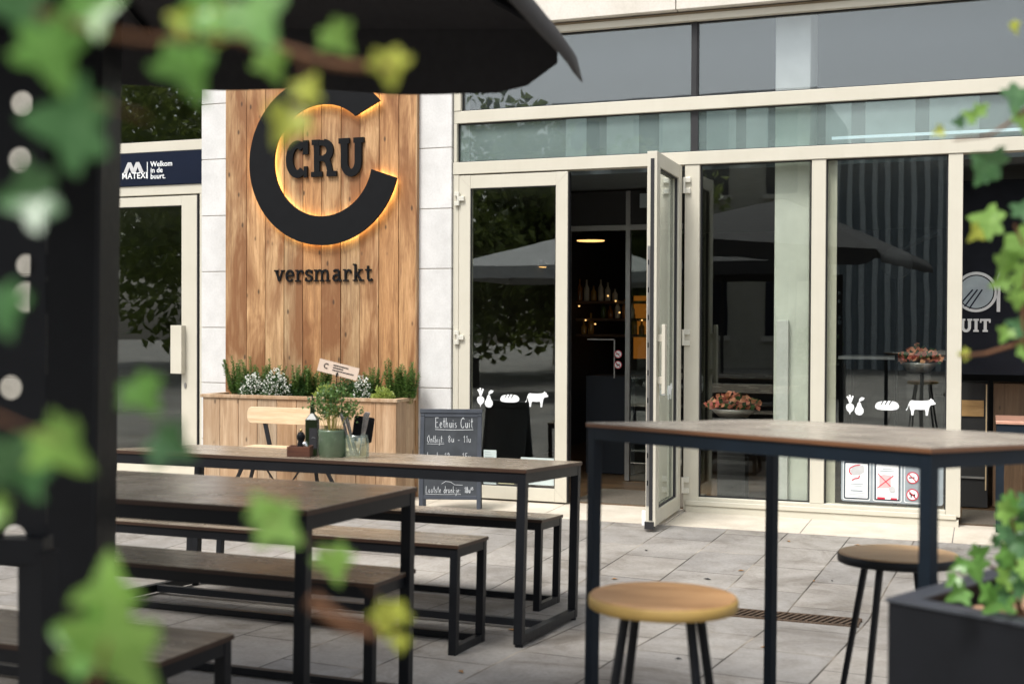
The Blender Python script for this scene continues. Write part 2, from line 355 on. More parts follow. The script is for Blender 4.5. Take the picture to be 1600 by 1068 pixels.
# ---------------------------------------------------------------- lettering
def arc(cx, cy, rx, ry, a0, a1, n=14): return [(cx+rx*math.cos(R_(a0+(a1-a0)*i/n)), cy+ry*math.sin(R_(a0+(a1-a0)*i/n))) for i in range(n+1)]
def ribbon(pts, w_):
    L, Rr = [], []; N = len(pts)
    for i, (x, y) in enumerate(pts):
        d0 = Vector(pts[i])-Vector(pts[i-1]) if i else Vector(pts[1])-Vector(pts[0])
        d1 = Vector(pts[i+1])-Vector(pts[i]) if i < N-1 else d0
        if not i: d0 = d1
        d0 = d0.normalized(); d1 = d1.normalized(); t = (d0+d1)
        t = t.normalized() if t.length > 1e-6 else d0
        n = Vector((-t.y, t.x)); k = 1/max(.5, n.dot(Vector((-d0.y, d0.x))))
        L.append((x+n.x*w_/2*k, y+n.y*w_/2*k)); Rr.append((x-n.x*w_/2*k, y-n.y*w_/2*k))
    return L, Rr
# slab letters: each stroke = (points, width factor); unit = x-height 1 (capitals drawn 0..1 too)
SL = {
 'C': (.93, [(arc(.47, .5, .32, .40, 48, 312, 22), 1.15), ([(.80, .62), (.80, 1.0)], .85), ([(.80, .0), (.80, .30)], .55)]),
 'R': (.98, [([(.22, 0), (.22, 1)], .92), ([(.22, .91), (.50, .91)], .8), (arc(.50, .70, .24, .21, 90, -90, 12), 1.05), ([(.50, .49), (.22, .49)], .8), ([(.52, .49), (.64, .42), (.70, .28), (.76, .07)], .85), ([(.0, .07), (.44, .07)], .75), ([(.02, .93), (.30, .93)], .75), ([(.62, .07), (1.0, .07)], .75)]),
 'U': (.98, [([(.22, .97), (.22, .36)] + arc(.49, .36, .27, .29, 180, 360, 14)[1:] + [(.76, .97)], 1.1), ([(0, .93), (.42, .93)], .75), ([(.58, .93), (.98, .93)], .75)]),
 'I': (.50, [([(.25, 0), (.25, 1)], 1.1), ([(.03, .07), (.47, .07)], .75), ([(.03, .93), (.47, .93)], .75)]),
 'T': (.86, [([(.43, 0), (.43, 1)], 1.1), ([(.22, .07), (.64, .07)], .75), ([(.02, .92), (.84, .92)], .85), ([(.07, .70), (.07, .95)], .6), ([(.79, .70), (.79, .95)], .6)]),
}
SM = {
 'v': (.95, [([(.18, .95), (.47, .05)], 1), ([(.47, .05), (.76, .95)], .85), ([(0, .95), (.34, .95)], .7), ([(.62, .95), (.94, .95)], .7)]),
 'e': (.80, [([(.10, .52), (.70, .52)], .8), (arc(.40, .5, .31, .45, 0, 318, 20), 1)]),
 'r': (.78, [([(.22, .05), (.22, .95)], 1), ([(0, .05), (.50, .05)], .7), ([(.02, .95), (.24, .95)], .7), ([(.22, .60), (.36, .86), (.52, .93), (.68, .86)], .95), ([(.69, .92), (.69, .66)], .7)]),
 's': (.74, [([(.62, .72), (.56, .90), (.36, .96), (.16, .88), (.10, .72), (.20, .57), (.42, .50), (.60, .40), (.64, .24), (.54, .08), (.34, .03), (.14, .09), (.08, .28)], .95), ([(.63, .66), (.63, .98)], .6), ([(.08, .02), (.08, .34)], .6)]),
 'm': (1.55, [([(.20, .05), (.20, .95)], 1), ([(.20, .65), (.36, .90), (.52, .95), (.66, .88), (.71, .70), (.71, .05)], .95), ([(.71, .65), (.87, .90), (1.04, .95), (1.18, .88), (1.23, .70), (1.23, .05)], .95), ([(0, .05), (.40, .05)], .7), ([(.0, .95), (.22, .95)], .7), ([(.53, .05), (.90, .05)], .7), ([(1.05, .05), (1.45, .05)], .7)]),
 'a': (.86, [([(.12, .84), (.30, .96), (.48, .95), (.60, .80), (.60, .18), (.68, .05), (.82, .05)], .95), ([(.60, .56), (.36, .54), (.14, .44), (.09, .24), (.20, .06), (.40, .05), (.60, .22)], .9)]),
 'k': (1.0, [([(.22, .05), (.22, 1.42)], 1), ([(0, .05), (.42, .05)], .7), ([(0, 1.40), (.24, 1.40)], .7), ([(.22, .42), (.66, .93)], .8), ([(.40, .56), (.74, .06)], .95), ([(.50, .95), (.86, .95)], .7), ([(.58, .05), (.98, .05)], .7)]),
 't': (.66, [([(.24, 1.28), (.24, .22), (.34, .05), (.50, .05), (.60, .16)], 1), ([(0, .93), (.54, .93)], .75)]),
}
def letter_mb(strokes, sx, sz, sw, d, x0, z0, y):
    mb = MB()
    for i, (pts, k) in enumerate(strokes):
        L, Rr = ribbon([(p[0]*sx, p[1]*sz) for p in pts], sw*k)
        mb.strip(L, Rr, d, y=-.00035*i, o=(x0, y, z0))
    return mb
CH = {  # chalk strokes, x-height 1
 'E': (.9, [[(.75, 1.9), (.1, 1.85), (.08, 0), (.8, .05)], [(.1, 1.0), (.6, 1.02)]]),
 'e': (.7, [[(.08, .45), (.55, .6), (.5, .9), (.25, .95), (.08, .5), (.2, .05), (.6, .15)]]),
 't': (.5, [[(.25, 1.8), (.22, .2), (.4, .02)], [(.0, 1.15), (.5, 1.2)]]),
 'h': (.7, [[(.1, 1.9), (.1, 0)], [(.1, .6), (.35, .95), (.5, .7), (.52, 0)]]),
 'u': (.7, [[(.1, .95), (.1, .2), (.3, 0), (.52, .3), (.52, .95)], [(.52, .95), (.55, 0)]]),
 'i': (.35, [[(.12, .95), (.14, 0)], [(.12, 1.4), (.16, 1.3)]]),
 's': (.6, [[(.45, .9), (.15, .85), (.15, .6), (.45, .4), (.4, .05), (.05, .08)]]),
 'C': (1.0, [[(.85, 1.6), (.6, 1.9), (.2, 1.5), (.08, .8), (.25, .1), (.6, 0), (.85, .3)]]),
 'O': (1.0, [[(.5, 1.85), (.12, 1.3), (.12, .4), (.45, 0), (.78, .5), (.8, 1.4), (.5, 1.85), (.7, 1.95)]]),
 'n': (.7, [[(.1, .95), (.1, 0)], [(.1, .6), (.35, .95), (.5, .7), (.52, 0)]]),
 'b': (.7, [[(.1, 1.9), (.1, 0), (.4, 0), (.55, .4), (.4, .85), (.1, .7)]]),
 'j': (.5, [[(.3, .95), (.3, -.6), (.0, -.75)], [(.3, 1.4), (.34, 1.3)]]),
 'L': (.8, [[(.2, 1.9), (.1, 0), (.7, .05)]]),
 'c': (.6, [[(.5, .85), (.25, .95), (.08, .5), (.2, .05), (.5, .12)]]),
 'P': (.9, [[(.12, 0), (.15, 1.85), (.6, 1.8), (.7, 1.3), (.5, 1.0), (.15, .95)]]),
 'r': (.5, [[(.1, .95), (.1, 0)], [(.1, .55), (.3, .95), (.45, .85)]]),
 'd': (.75, [[(.55, 1.9), (.55, 0)], [(.55, .7), (.3, .95), (.08, .5), (.25, 0), (.55, .3)]]),
 'k': (.7, [[(.1, 1.9), (.1, 0)], [(.5, .9), (.12, .45), (.55, 0)]]),
 'a': (.75, [[(.5, .9), (.2, .92), (.08, .4), (.25, 0), (.5, .4), (.52, .95), (.55, 0)]]),
 'l': (.35, [[(.12, 1.9), (.14, 0)]]),
 '1': (.5, [[(.05, 1.3), (.3, 1.7), (.28, 0)]]),
 '2': (.7, [[(.08, 1.3), (.3, 1.7), (.55, 1.3), (.08, .05), (.6, .05)]]),
 '5': (.7, [[(.55, 1.65), (.15, 1.6), (.12, .95), (.45, .95), (.5, .3), (.1, .05)]]),
 '6': (.7, [[(.5, 1.6), (.15, 1.0), (.1, .3), (.35, 0), (.52, .4), (.3, .8), (.12, .5)]]),
 '8': (.7, [[(.3, .9), (.08, 1.3), (.3, 1.7), (.5, 1.3), (.3, .9), (.06, .4), (.3, 0), (.55, .4), (.3, .9)]]),
 '4': (.7, [[(.4, 1.7), (.08, .6), (.6, .6)], [(.42, 1.1), (.42, 0)]]),
 '-': (.6, [[(.1, .5), (.5, .5)]]), ':': (.35, [[(.1, .8), (.16, .72)], [(.1, .1), (.16, .02)]]), '.': (.35, [[(.1, .1), (.16, .02)]]), ' ': (.6, []),
}
def chalk_text(mb, text, x, z, xh, sw, xs=1.0, k0=0, under=False):
    x0 = x; k = k0
    for ch in text:
        wd, st = CH[ch]
        for s in st:
            pts = []
            for p in s: pts.append((x+(p[0]+random.uniform(-.03, .03))*xh*xs, z+(p[1]+random.uniform(-.03, .03))*xh))
            L, Rr = ribbon(pts, sw*random.uniform(.8, 1.15)); mb.strip(L, Rr, .0006, y=-.0012-.00004*(k % 9)); k += 1
        x += (wd+.12)*xh*xs
    if under:
        L, Rr = ribbon([(x0, z-.35*xh), ((x0+x)/2, z-.42*xh), (x, z-.34*xh)], sw*.9); mb.strip(L, Rr, .0006, y=-.0018)
    return x
def text_obj(name, s, size, mat, parent=None, loc=(0, 0, 0), off=0, ext=.001, rot=(R_(90), 0, 0), sp=1.0, lsp=1.0):
    cu = bpy.data.curves.new(name, 'FONT'); cu.body = s; cu.size = size; cu.offset = off; cu.extrude = ext; cu.space_character = sp; cu.space_line = lsp; cu.resolution_u = 3
    o = bpy.data.objects.new(name, cu); COL.objects.link(o); bpy.context.view_layer.update()
    me = bpy.data.meshes.new_from_object(o.evaluated_get(bpy.context.evaluated_depsgraph_get())); bpy.data.objects.remove(o)
    me.materials.clear(); me.materials.append(mat); n = bpy.data.objects.new(name, me); COL.objects.link(n); n.location = loc; n.rotation_euler = rot
    if parent: n.parent = parent
    return n

# ================================================================= GROUND
def ground():
    mb = MB(); xs = [-60, -20, -10, 0, 10, 20, 60]; ys = [-60, -30, -9, -5.9, -4.3, -3.5, -2.83]
    def sheet(ys):
        m = MB()
        for y in ys:
            for x in xs: m.v.append((x, y, gz(y)))
        n = len(xs)
        for j in range(len(ys)-1):
            for i in range(n-1): m.f.append((j*n+i, j*n+i+1, (j+1)*n+i+1, (j+1)*n+i)); m.m.append(0)
        return m
    sheet([-60, -30, -9, -5.9, -4.3, -3.5, -2.72, -1.5, -.62, 0, 12]).build('pavement', M['paving'], kind='structure')
    xL = -30
    k = MB(); x = -12.05; i = 0
    joints = [-12, -11, -10, -9, -8.02, -7.04, -6.06, -5.08, -4.10, -3.09, -2.14, -1.19, -.21, .78, 1.8, 2.8]
    for a, b in zip(joints, joints[1:]):
        dz = random.uniform(0, .001)
        vs = [(a+.003, -.62, -.012-.02), (b-.003, -.62, -.012-.02), (b-.003, .3, -.02), (a+.003, .3, -.02), (a+.003, -.62, -.012+.006+dz), (b-.003, -.62, -.012+.006+dz), (b-.003, .3, .006+dz), (a+.003, .3, .006+dz)]
        k.add(vs, [(0, 1, 5, 4), (1, 2, 6, 5), (2, 3, 7, 6), (3, 0, 4, 7), (4, 5, 6, 7)])
    k.build('kerb_strip', M['sillstone'], kind='structure', bevel=.003)
ground()
# drain channel
dl, dr = G(1128, 953), G(1343, 972)
dg = thing('drain_grate', 'rusty slotted drain grate set into the grey paving between the two stools', 'drain', (0, 0, 0))
x0, x1 = dl.x, dr.x; yc = -2.86
m = MB(); m.box(x0, x1, yc-.075, yc+.075, gz(yc)-.01, gz(yc)+.006); m.build('channel', M['hole'], dg)
m = MB(); n = int((x1-x0)/.034)
for i in range(n):
    xx = x0+.02+i*(x1-x0-.04)/n
    m.beam((xx, yc-.07, gz(yc)+.010), (xx+.05, yc+.07, gz(yc)+.010), .013, .008)
m.build('grille', M['drain'], dg)
m = MB()
for yy in (yc-.082, yc+.082): m.box(x0-.01, x1+.01, yy-.008, yy+.008, gz(yc)-.01, gz(yc)+.012)
m.box(x1-.012, x1+.006, yc-.074, yc+.074, gz(yc)-.01, gz(yc)+.0125)
m.build('rim', M['drain'], dg)

rl = random.Random(3)
M['dryleaf'] = plain('dry_leaf', (.30, .16, .06), .8, 0, .4, 60)
for k, (px, py) in enumerate(((735, 799), (770, 801), (1158, 892), (1300, 908), (1272, 908), (1340, 852), (1105, 905), (842, 835), (1232, 846), (1010, 860), (960, 905), (1195, 1012), (1060, 1030), (800, 985), (720, 1050))):
    p = G(px, py); m = MB(); L_ = rl.uniform(.012, .028); a = rl.uniform(0, 6.28); u = Vector((math.cos(a), math.sin(a), 0)); v = Vector((-u.y, u.x, 0)); z = Vector((0, 0, 1))
    m.add([-u*L_+z*.003, v*L_*.45+z*.009, u*L_+z*.004, -v*L_*.45+z*.008, z*.002], [(0, 1, 4), (1, 2, 4), (2, 3, 4), (3, 0, 4)])
    o = m.build('fallen_leaf', M['dryleaf'] if k % 3 else M['seal'], None, label='tiny curled dry leaf lying on the grey paving', cat='leaf', group='dry leaves scattered on the paving'); o.location = p+Vector((0, 0, .001))

# ================================================================= SHOPFRONT WALLS
def courses(name, label, x0, x1, z0s, y0=-.03, y1=.35, mat='stone', cat='pillar'):
    t = thing(name, label, cat, ((x0+x1)/2, y0, 0)); cx = (x0+x1)/2
    m = MB()
    for a, b in zip(z0s, z0s[1:]): m.box(x0-cx, x1-cx, 0, y1-y0, a+.0035, b-.0035)
    m.build('block', M[mat], t, bevel=.003)
    m = MB(); m.box(x0-cx+.006, x1-cx-.006, .006, y1-y0-.006, z0s[0], z0s[-1]); m.build('mortar', M['joint'], t)
    return t
zj = [0, .40, .889, 1.37, 1.855, 2.34, 2.83, 3.31, 3.80]
courses('stone_pillar', 'white stone pillar between the navy door sign and the timber cladding', -6.433, -6.172, zj)
courses('stone_pillar', 'white stone pillar between the timber cladding and the glass doors', -4.348, -4.052, zj)
courses('stone_pillar', 'darkened white stone pillar at the far left behind the perforated screen', -8.95, -7.95, zj, mat='shade_stone')
m = MB()
for i in range(-6, 4):
    a = -.10 + i*1.62; m.box(a-8+5.9, a+1.613-8+5.9, -.09, .4, 3.76, 5.2)
lt = thing('stone_lintel', 'pale beige stone fascia above the glass shopfront', 'wall'); m.build('block', M['beige'], lt, bevel=.004)
m = MB(); m.box(-14, 4, -.07, .38, 3.83, 5.15); m.build('mortar', M['joint'], lt)
m = MB(); m.box(-14, 4, -.02, .3, 3.735, 3.752); m.build('drip_edge', plain('drip_brown', (.22, .17, .11), .7), lt)

# timber cladding with its boards
bx = [358.3, 385.3, 414.6, 444, 473.3, 502.3, 532.6, 562.3, 592, 622.7, 652.0]
xs = [W(p, 400, -.06).x for p in bx]; xs[0] = -6.168
tc = thing('timber_cladding', 'tall panel of upright reclaimed wood boards between two white stone pillars', 'wall', (0, 0, 0))
m = MB()
for i, (a, b) in enumerate(zip(xs, xs[1:])): m.box(a+.0025, b-.0025, -.060-random.uniform(0, .004), -.035, .0, 3.72)
m.build('board', M['timber'], tc, bevel=.002)
m = MB(); m.box(xs[0], -4.352, -.036, .2, 0, 3.72); m.build('backing', M['seal'], tc)
m = MB(); m.box(xs[-1]+.002, -4.351, -.075, -.03, 0, 3.72); m.build('edge_batten', M['timber'], tc, bevel=.002)

# shop sign: open ring, back light, letters
sg = thing('shop_sign', 'large black open ring with slab letters and glowing warm rim on the timber cladding', 'sign', (0, 0, 0))
yb = -.118
cx, cz = W(503.5, 250.2, yb).x, W(503.5, 250.2, yb).z
Ro = (W(503, 117, yb).z-W(503, 382.8, yb).z)/2; Ri = (W(503, 162, yb).z-W(503, 337, yb).z)/2
def ringpart(ro, ri, y, d, shrink=0):
    # start: lower end, going clockwise below round to upper end
    n = 72; a0o, a1o = -14.0-shrink, -319+shrink; a0i, a1i = -11.5-shrink, -311+shrink
    L = [(ro*math.cos(R_(a0o+(a1o-a0o)*i/n)), ro*math.sin(R_(a0o+(a1o-a0o)*i/n))) for i in range(n+1)]
    Q = [(ri*math.cos(R_(a0i+(a1i-a0i)*i/n)), ri*math.sin(R_(a0i+(a1i-a0i)*i/n))) for i in range(n+1)]
    return MB().strip(L, Q, d, o=(cx, y, cz))
rg = ringpart(Ro, Ri, yb, .022).build('open_ring', M['black'], sg)
ringpart(Ro-.016, Ri+.016, yb+.023, .010, .8).build('back_light', M['led'], sg)
def place_word(word, table, pl, pr, pb, ptop, name, sw, d, y, ref=1.0, gap=.06):
    A = W(pl, pb, y); B = W(pr, pb, y); T = W((pl+pr)/2, ptop, y); hgt = T.z-A.z
    tot = sum(table[c][0] for c in word)+gap*(len(word)-1); sx = (B.x-A.x)/tot; x = A.x
    for c in word:
        letter_mb(table[c][1], sx, hgt, sw*hgt, d, x, A.z, y).build(name, M['black'], sg, bevel=0); x += (table[c][0]+gap)*sx
place_word('CRU', SL, 446, 568, 278.5, 217.5, 'letter', .185, .022, -.088, gap=.10)
place_word('versmarkt', SM, 428, 582, 440.0, 421.0, 'small_letter', .175, .014, -.078, gap=.10)

# ---- glazing frame right part
zT3, zT1t, zT1b, zT2t, zT2b = 3.685, 3.120, 3.023, 2.708, 2.612
xA, xB = -4.048, -.175
sf = thing('shopfront_frame', 'champagne coloured aluminium frame of the glass shopfront right of the stone pillar', 'shopfront', (0, 0, 0))
m = MB(); F0, F1 = 0.0, .10
m.box(xA, 3.2, F0-.02, F1, zT3, 3.735)
m.box(xA, 3.2, F0, F1, zT1b, zT1t); m.box(xA, 3.2, F0-.012, F1, zT2b, zT2t)
m.box(xA+.002, -4.018, F0-.004, F1-.01, zT2t+.002, zT1b-.002); m.box(xA+.002, -3.985, F0-.004, F1-.01, zT1t+.002, zT3-.002)
m.box(xA+.001, -3.998, F0-.006, F1-.012, .006, zT2b-.002)
def X(px, py=500, y=0): return W(px, py, y).x
m.box(X(1069), X(1092), F0-.004, F1-.01, .015, zT2b-.002)
m.box(X(1267), X(1289), F0-.004, F1-.01, .115, zT2b-.002)
m.box(X(1480), xB, F0-.004, F1-.01, .07, zT2b-.002)
m.box(xB+.88, xB+.98, F0-.004, F1-.01, .01, zT2b-.002)
m.build('frame', M['frame'], sf, bevel=.003)
m = MB(); z1 = .115
m.box(X(1092)+.001, X(1480)-.001, F0-.002, F1-.012, .05, z1)
m.box(X(1069)+.02, xB-.025, F0-.022, F0-.006, .052, .088); m.box(X(1069)+.02, xB-.01, F0-.012, F1-.02, -.008, .050)
m.build('sill', M['frame'], sf, bevel=.004)
m = MB()
xm = X(1084, 150)
m.box(xm-.017, xm+.017, F0+.03, F1-.01, zT2t, zT1b); m.box(xm-.017, xm+.017, F0+.02, F1-.01, zT1t, zT3)
m.build('mullion', M['seal'], sf)
def pane(x0, x1, z0, z1, mat, parent, y=.045, name='pane'):
    a = MB(); a.box(x0, x1, y, y+.006, z0, z1); return a.build(name, mat, parent)
def gasket(x0, x1, z0, z1, parent, y=.03, w_=.010):
    a = MB(); d = .012
    a.box(x0, x1, y, y+d, z0, z0+w_); a.box(x0, x1, y, y+d, z1-w_, z1); a.box(x0, x0+w_, y, y+d, z0+w_, z1-w_); a.box(x1-w_, x1, y, y+d, z0+w_, z1-w_)
    return a.build('gasket', M['seal'], parent)
for a, b in ((-4.018, xm-.017), (xm+.017, 3.2)): pane(a, b, zT2t, zT1b, M['glass_top'], sf); gasket(a, b, zT2t, zT1b, sf)
for a, b in ((-3.985, xm-.017), (xm+.017, 3.2)): pane(a, b, zT1t, zT3, M['glass_up'], sf); gasket(a, b, zT1t, zT3, sf)
p2 = pane(X(1092), X(1267), z1, zT2b, M['glass'], sf); gasket(X(1092), X(1267), z1, zT2b, sf)
p3 = pane(X(1289), X(1480), z1-.02, zT2b, M['glass'], sf); gasket(X(1289), X(1480), z1-.02, zT2b, sf)
m = MB(); m.box(X(1290, 500, .1), X(1307, 500, .1), .08, .10, .1, zT2b); m.build('inner_reveal', M['frame'], sf)

# icons on glass
def blob(cx_, cz_, rx, rz, n=20, p=1.0, a=0): return [(cx_+rx*math.cos(R_(k*360/n))*math.cos(a)-rz*math.sin(R_(k*360/n))*math.sin(a), cz_+rx*math.cos(R_(k*360/n))*math.sin(a)+rz*math.sin(R_(k*360/n))*math.cos(a)) for k in range(n)]
COW = [(0, .30), (.06, .42), (.09, .62), (.14, .80), (.20, .86), (.30, .84), (.55, .84), (.72, .86), (.80, .90), (.84, 1.0), (.88, .93), (.93, .90), (.94, .80), (1.0, .74), (1.0, .66), (.92, .62), (.84, .60), (.80, .50), (.78, .38), (.76, .22), (.74, 0), (.67, 0), (.67, .20), (.64, .34), (.50, .32), (.32, .34), (.28, .26), (.26, .0), (.19, 0), (.18, .22), (.14, .38), (.12, .60), (.09, .50), (.06, .34), (.03, .26)]
def icons(parent, boxes, y, MM=None):
    # boxes: (left px/right/bottom/top in metres)
    (ax0, ax1, az0, az1), (bx0, bx1, bz0, bz1), (cx0, cx1, cz0, cz1) = boxes
    a = MB(); w_, h_ = ax1-ax0, az1-az0; t = .0012
    a.prism([(ax0+w_*x, az0+h_*z) for x, z in [(.02, .38), (.06, .50), (.18, .56), (.32, .56), (.44, .48), (.47, .36), (.42, .22), (.28, .10), (.24, -.02), (.20, .10), (.07, .22)]], t, MM, (0, y, 0))
    for q, (u, v) in enumerate(((.08, .92), (.22, 1.0), (.40, .95))):
        L, Rr = ribbon([(ax0+w_*.25, az0+h_*.58), (ax0+w_*(.25+u)*.5+w_*.01, az0+h_*.78), (ax0+w_*u, az0+h_*v)], w_*.10); a.strip(L, Rr, t, y=-.0002*(q+1), M=MM, o=(0, y, 0))
    a.prism([(ax0+w_*x, az0+h_*z) for x, z in [(.50, .16), (.52, .30), (.60, .42), (.66, .60), (.74, .66), (.82, .60), (.88, .42), (.98, .28), (.98, .12), (.88, .0), (.74, -.03), (.58, .02)]], t, MM, (0, y-.0008, 0))
    a.prism([(ax0+w_*x, az0+h_*z) for x, z in [(.72, .66), (.74, .80), (.86, .90), (1.04, .86), (.96, .74), (.84, .70), (.77, .66)]], t, MM, (0, y-.0012, 0))
    a.build('decal', M['white'], parent, label='white turnip and pear sticker')
    a = MB(); w_, h_ = bx1-bx0, bz1-bz0
    top = [(.0, .40), (.04, .66), (.14, .84), (.26, .94)]
    a.prism([(bx0+w_*x, bz0+h_*z) for x, z in [(0, .35), (.03, .62), (.10, .80), (.22, .90), (.31, .94), (.22, .52), (.26, .52), (.37, .96), (.48, .98), (.39, .54), (.43, .54), (.54, .99), (.65, .98), (.56, .54), (.60, .54), (.71, .96), (.86, .88), (.95, .72), (1, .45), (.97, .22), (.88, .08), (.7, .0), (.3, .0), (.10, .06), (.02, .20)]], t, MM, (0, y, 0))
    a.build('decal', M['white'], parent, label='white bread loaf sticker')
    a = MB(); a.prism([(cx0+(cx1-cx0)*x, cz0+(cz1-cz0)*z) for x, z in COW], t, MM, (0, y, 0))
    a.build('decal', M['white'], parent, label='white cow sticker')
def bxp(l, r, t, b, y=.04):
    A = W(l, b, y); B = W(r, t, y); return (A.x, B.x, A.z, B.z)
icons(sf, [bxp(1321, 1350, 617, 647), bxp(1367, 1405, 626, 640), bxp(1415, 1462, 622, 648)], .043)

# notice board on the glass
nb = thing('notice_panel', 'grey panel with three white notices behind the glass near the floor', 'notice', (0, 0, 0))
def rr(x0, x1, z0, z1, r=.012, n=4):
    P = []
    for (cx_, cz_, a) in ((x1-r, z1-r, 0), (x0+r, z1-r, 90), (x0+r, z0+r, 180), (x1-r, z0+r, 270)):
        for k in range(n+1): P.append((cx_+r*math.cos(R_(a+90*k/n)), cz_+r*math.sin(R_(a+90*k/n))))
    return P
yn = .036
A = W(1314, 784, yn); B = W(1478, 713, yn)
def U(px): return W(px, 750, yn).x
zz = lambda py, px=1340: W(px, py, yn).z
MB().prism(rr(A.x, U(1474), zz(783), zz(716), .02), .003, o=(0, yn+.002, 0)).build('board', M['grey'], nb)
def sheet(l, r, t, b, mat, y, name='sheet', rad=.008): return MB().prism(rr(U(l), U(r), zz(b), zz(t), rad), .001, o=(0, y, 0)).build(name, M[mat], nb)
for (l, r) in ((1317, 1360), (1364, 1409), (1413, 1458)):
    sheet(l, r, 719, 781, 'white', yn-.001, 'card_border', .014); sheet(l+1.0, r-1.0, 720.4, 779.6, 'grey', yn-.0025, 'card_line', .012)
for (l, r) in ((1321, 1356), (1369, 1404)):
    sheet(l-1.6, r+1.6, 721.6, 778.6, 'navy', yn-.004, 'card_line'); sheet(l, r, 723.4, 777, 'white', yn-.0055, 'sheet', .003)
# camera pictogram
def P2(pts): return [(U(a), zz(b)) for a, b in pts]
m = MB(); m.prism(P2([(1328, 735), (1334, 728), (1349, 726), (1351, 731), (1350, 737), (1343, 741), (1333, 742)]), .001, o=(0, yn-.0068, 0)); m.build('pictogram', M['lgrey'], nb)
m = MB()
for pts in ([(1331, 741), (1327, 737), (1328, 731), (1335, 727), (1344, 725.6)], [(1343, 742), (1342, 746), (1336, 747), (1331, 750)]):
    L, Rr = ribbon(P2(pts), .007); m.strip(L, Rr, .001, o=(0, yn-.008, 0))
m.build('pictogram', M['red'], nb)
m = MB(); m.prism(P2([(1374, 741), (1381, 739), (1392, 740), (1392, 759), (1374, 760)]), .001, o=(0, yn-.0068, 0)); m.build('pictogram', plain('notice_pink', (.75, .42, .42), .6), nb)
m = MB()
for i, pts in enumerate(([(1372, 738), (1396, 761)], [(1371, 760), (1396, 740)])):
    L, Rr = ribbon(P2(pts), .006); m.strip(L, Rr, .001, y=-.0004*i, o=(0, yn-.008, 0))
m.build('cross', M['red'], nb)
m = MB(); m.prism(blob(U(1394), zz(761), .022, .022), .001, o=(0, yn-.010, 0)); m.build('pictogram', M['lgrey'], nb)
m = MB(); m.prism(P2([(1371, 774), (1383, 774), (1383, 777), (1371, 777)]), .0008, o=(0, yn-.0068, 0)); m.prism(P2([(1392, 774.5), (1402, 774.5), (1402, 777), (1392, 777)]), .0008, o=(0, yn-.0068, 0)); m.build('footer', M['red'], nb)
m = MB()
for k, (a, b, l, r) in enumerate(((755, 756, 1329, 1349), (758, 758.8, 1331, 1347), (765, 767, 1329, 1348), (769, 769.6, 1325, 1352), (771.4, 772, 1325, 1352), (773.8, 774.4, 1326, 1351))):
    m.prism(P2([(l, a), (r, a), (r, b), (l, b)]), .0008, o=(0, yn-.0068, 0))
for (a, b, l, r) in ((730, 731, 1379, 1394), (733, 734, 1375, 1398)): m.prism(P2([(l, a), (r, a), (r, b), (l, b)]), .0008, o=(0, yn-.0068, 0))
m.build('printed_lines', M['grey'], nb)
def prohib(parent, cx_, cz_, r, y, kind):
    a = MB(); a.prism(blob(cx_, cz_, r, r, 28), .001, o=(0, y, 0)); a.build('disc', M['red'], parent)
    a = MB(); a.prism(blob(cx_, cz_, r*.82, r*.82, 28), .001, o=(0, y-.0015, 0)); a.build('disc', M['white'], parent)
    a = MB()
    if kind: # dog
        a.prism([(cx_+r*x, cz_+r*z) for x, z in [(-.55, .1), (-.45, .45), (-.3, .3), (.1, .1), (.35, .1), (.5, .35), (.42, 0), (.4, -.5), (.25, -.5), (.2, -.15), (-.1, -.15), (-.15, -.5), (-.3, -.5), (-.3, 0)]], .001, o=(0, y-.003, 0))
    else:
        a.prism([(cx_+r*x, cz_+r*z) for x, z in [(-.6, -.1), (.35, -.02), (.35, .14), (-.6, .08)]], .001, o=(0, y-.003, 0))
    a.build('pictogram', M['black'], parent)
    a = MB(); L, Rr = ribbon([(cx_-r*.6, cz_+r*.6), (cx_+r*.6, cz_-r*.6)], r*.16); a.strip(L, Rr, .001, o=(0, y-.0045, 0)); a.build('slash', M['red'], parent)
prohib(nb, U(1426), zz(742), .042, yn-.007, 0); prohib(nb, U(1426), zz(768), .042, yn-.007, 1)

# ---- hinge, handle builders
def hinge(parent, x, z, y, flip=1):
    h = MB()
    h.tube([(x, y-.014, z+.055), (x, y-.014, z-.055)], .011, 10)
    h.box(min(x, x-flip*.035), max(x, x-flip*.035), y-.018, y, z+.022, z+.055); h.box(min(x, x-flip*.035), max(x, x-flip*.035), y-.018, y, z-.055, z-.022)
    h.box(min(x, x+flip*.05), max(x, x+flip*.05), y-.022, y, z-.018, z+.018)
    return h.build('hinge', M['hinge'], parent, bevel=.002)

def door_leaf(parent, w_, z0, z1, st, top, bot, thick=.065):
    """leaf in local x 0..w, front face y=0"""
    f = MB(); L = .0015
    f.box(0, st, 0, thick, z0, z1); f.box(w_-st, w_, 0, thick, z0, z1)
    f.box(st+L*0, w_-st, .0015, thick-.0015, z1-top, z1-.001); f.box(st, w_-st, .0015, thick-.0015, z0+.001, z0+bot)
    f.build('door_frame', M['frame'], parent, bevel=.0025)
    a = MB(); a.box(st, w_-st, .022, .028, z0+bot, z1-top); a.build('pane', M['glass'], parent)
    gasket(st, w_-st, z0+bot, z1-top, parent, .008, .007)

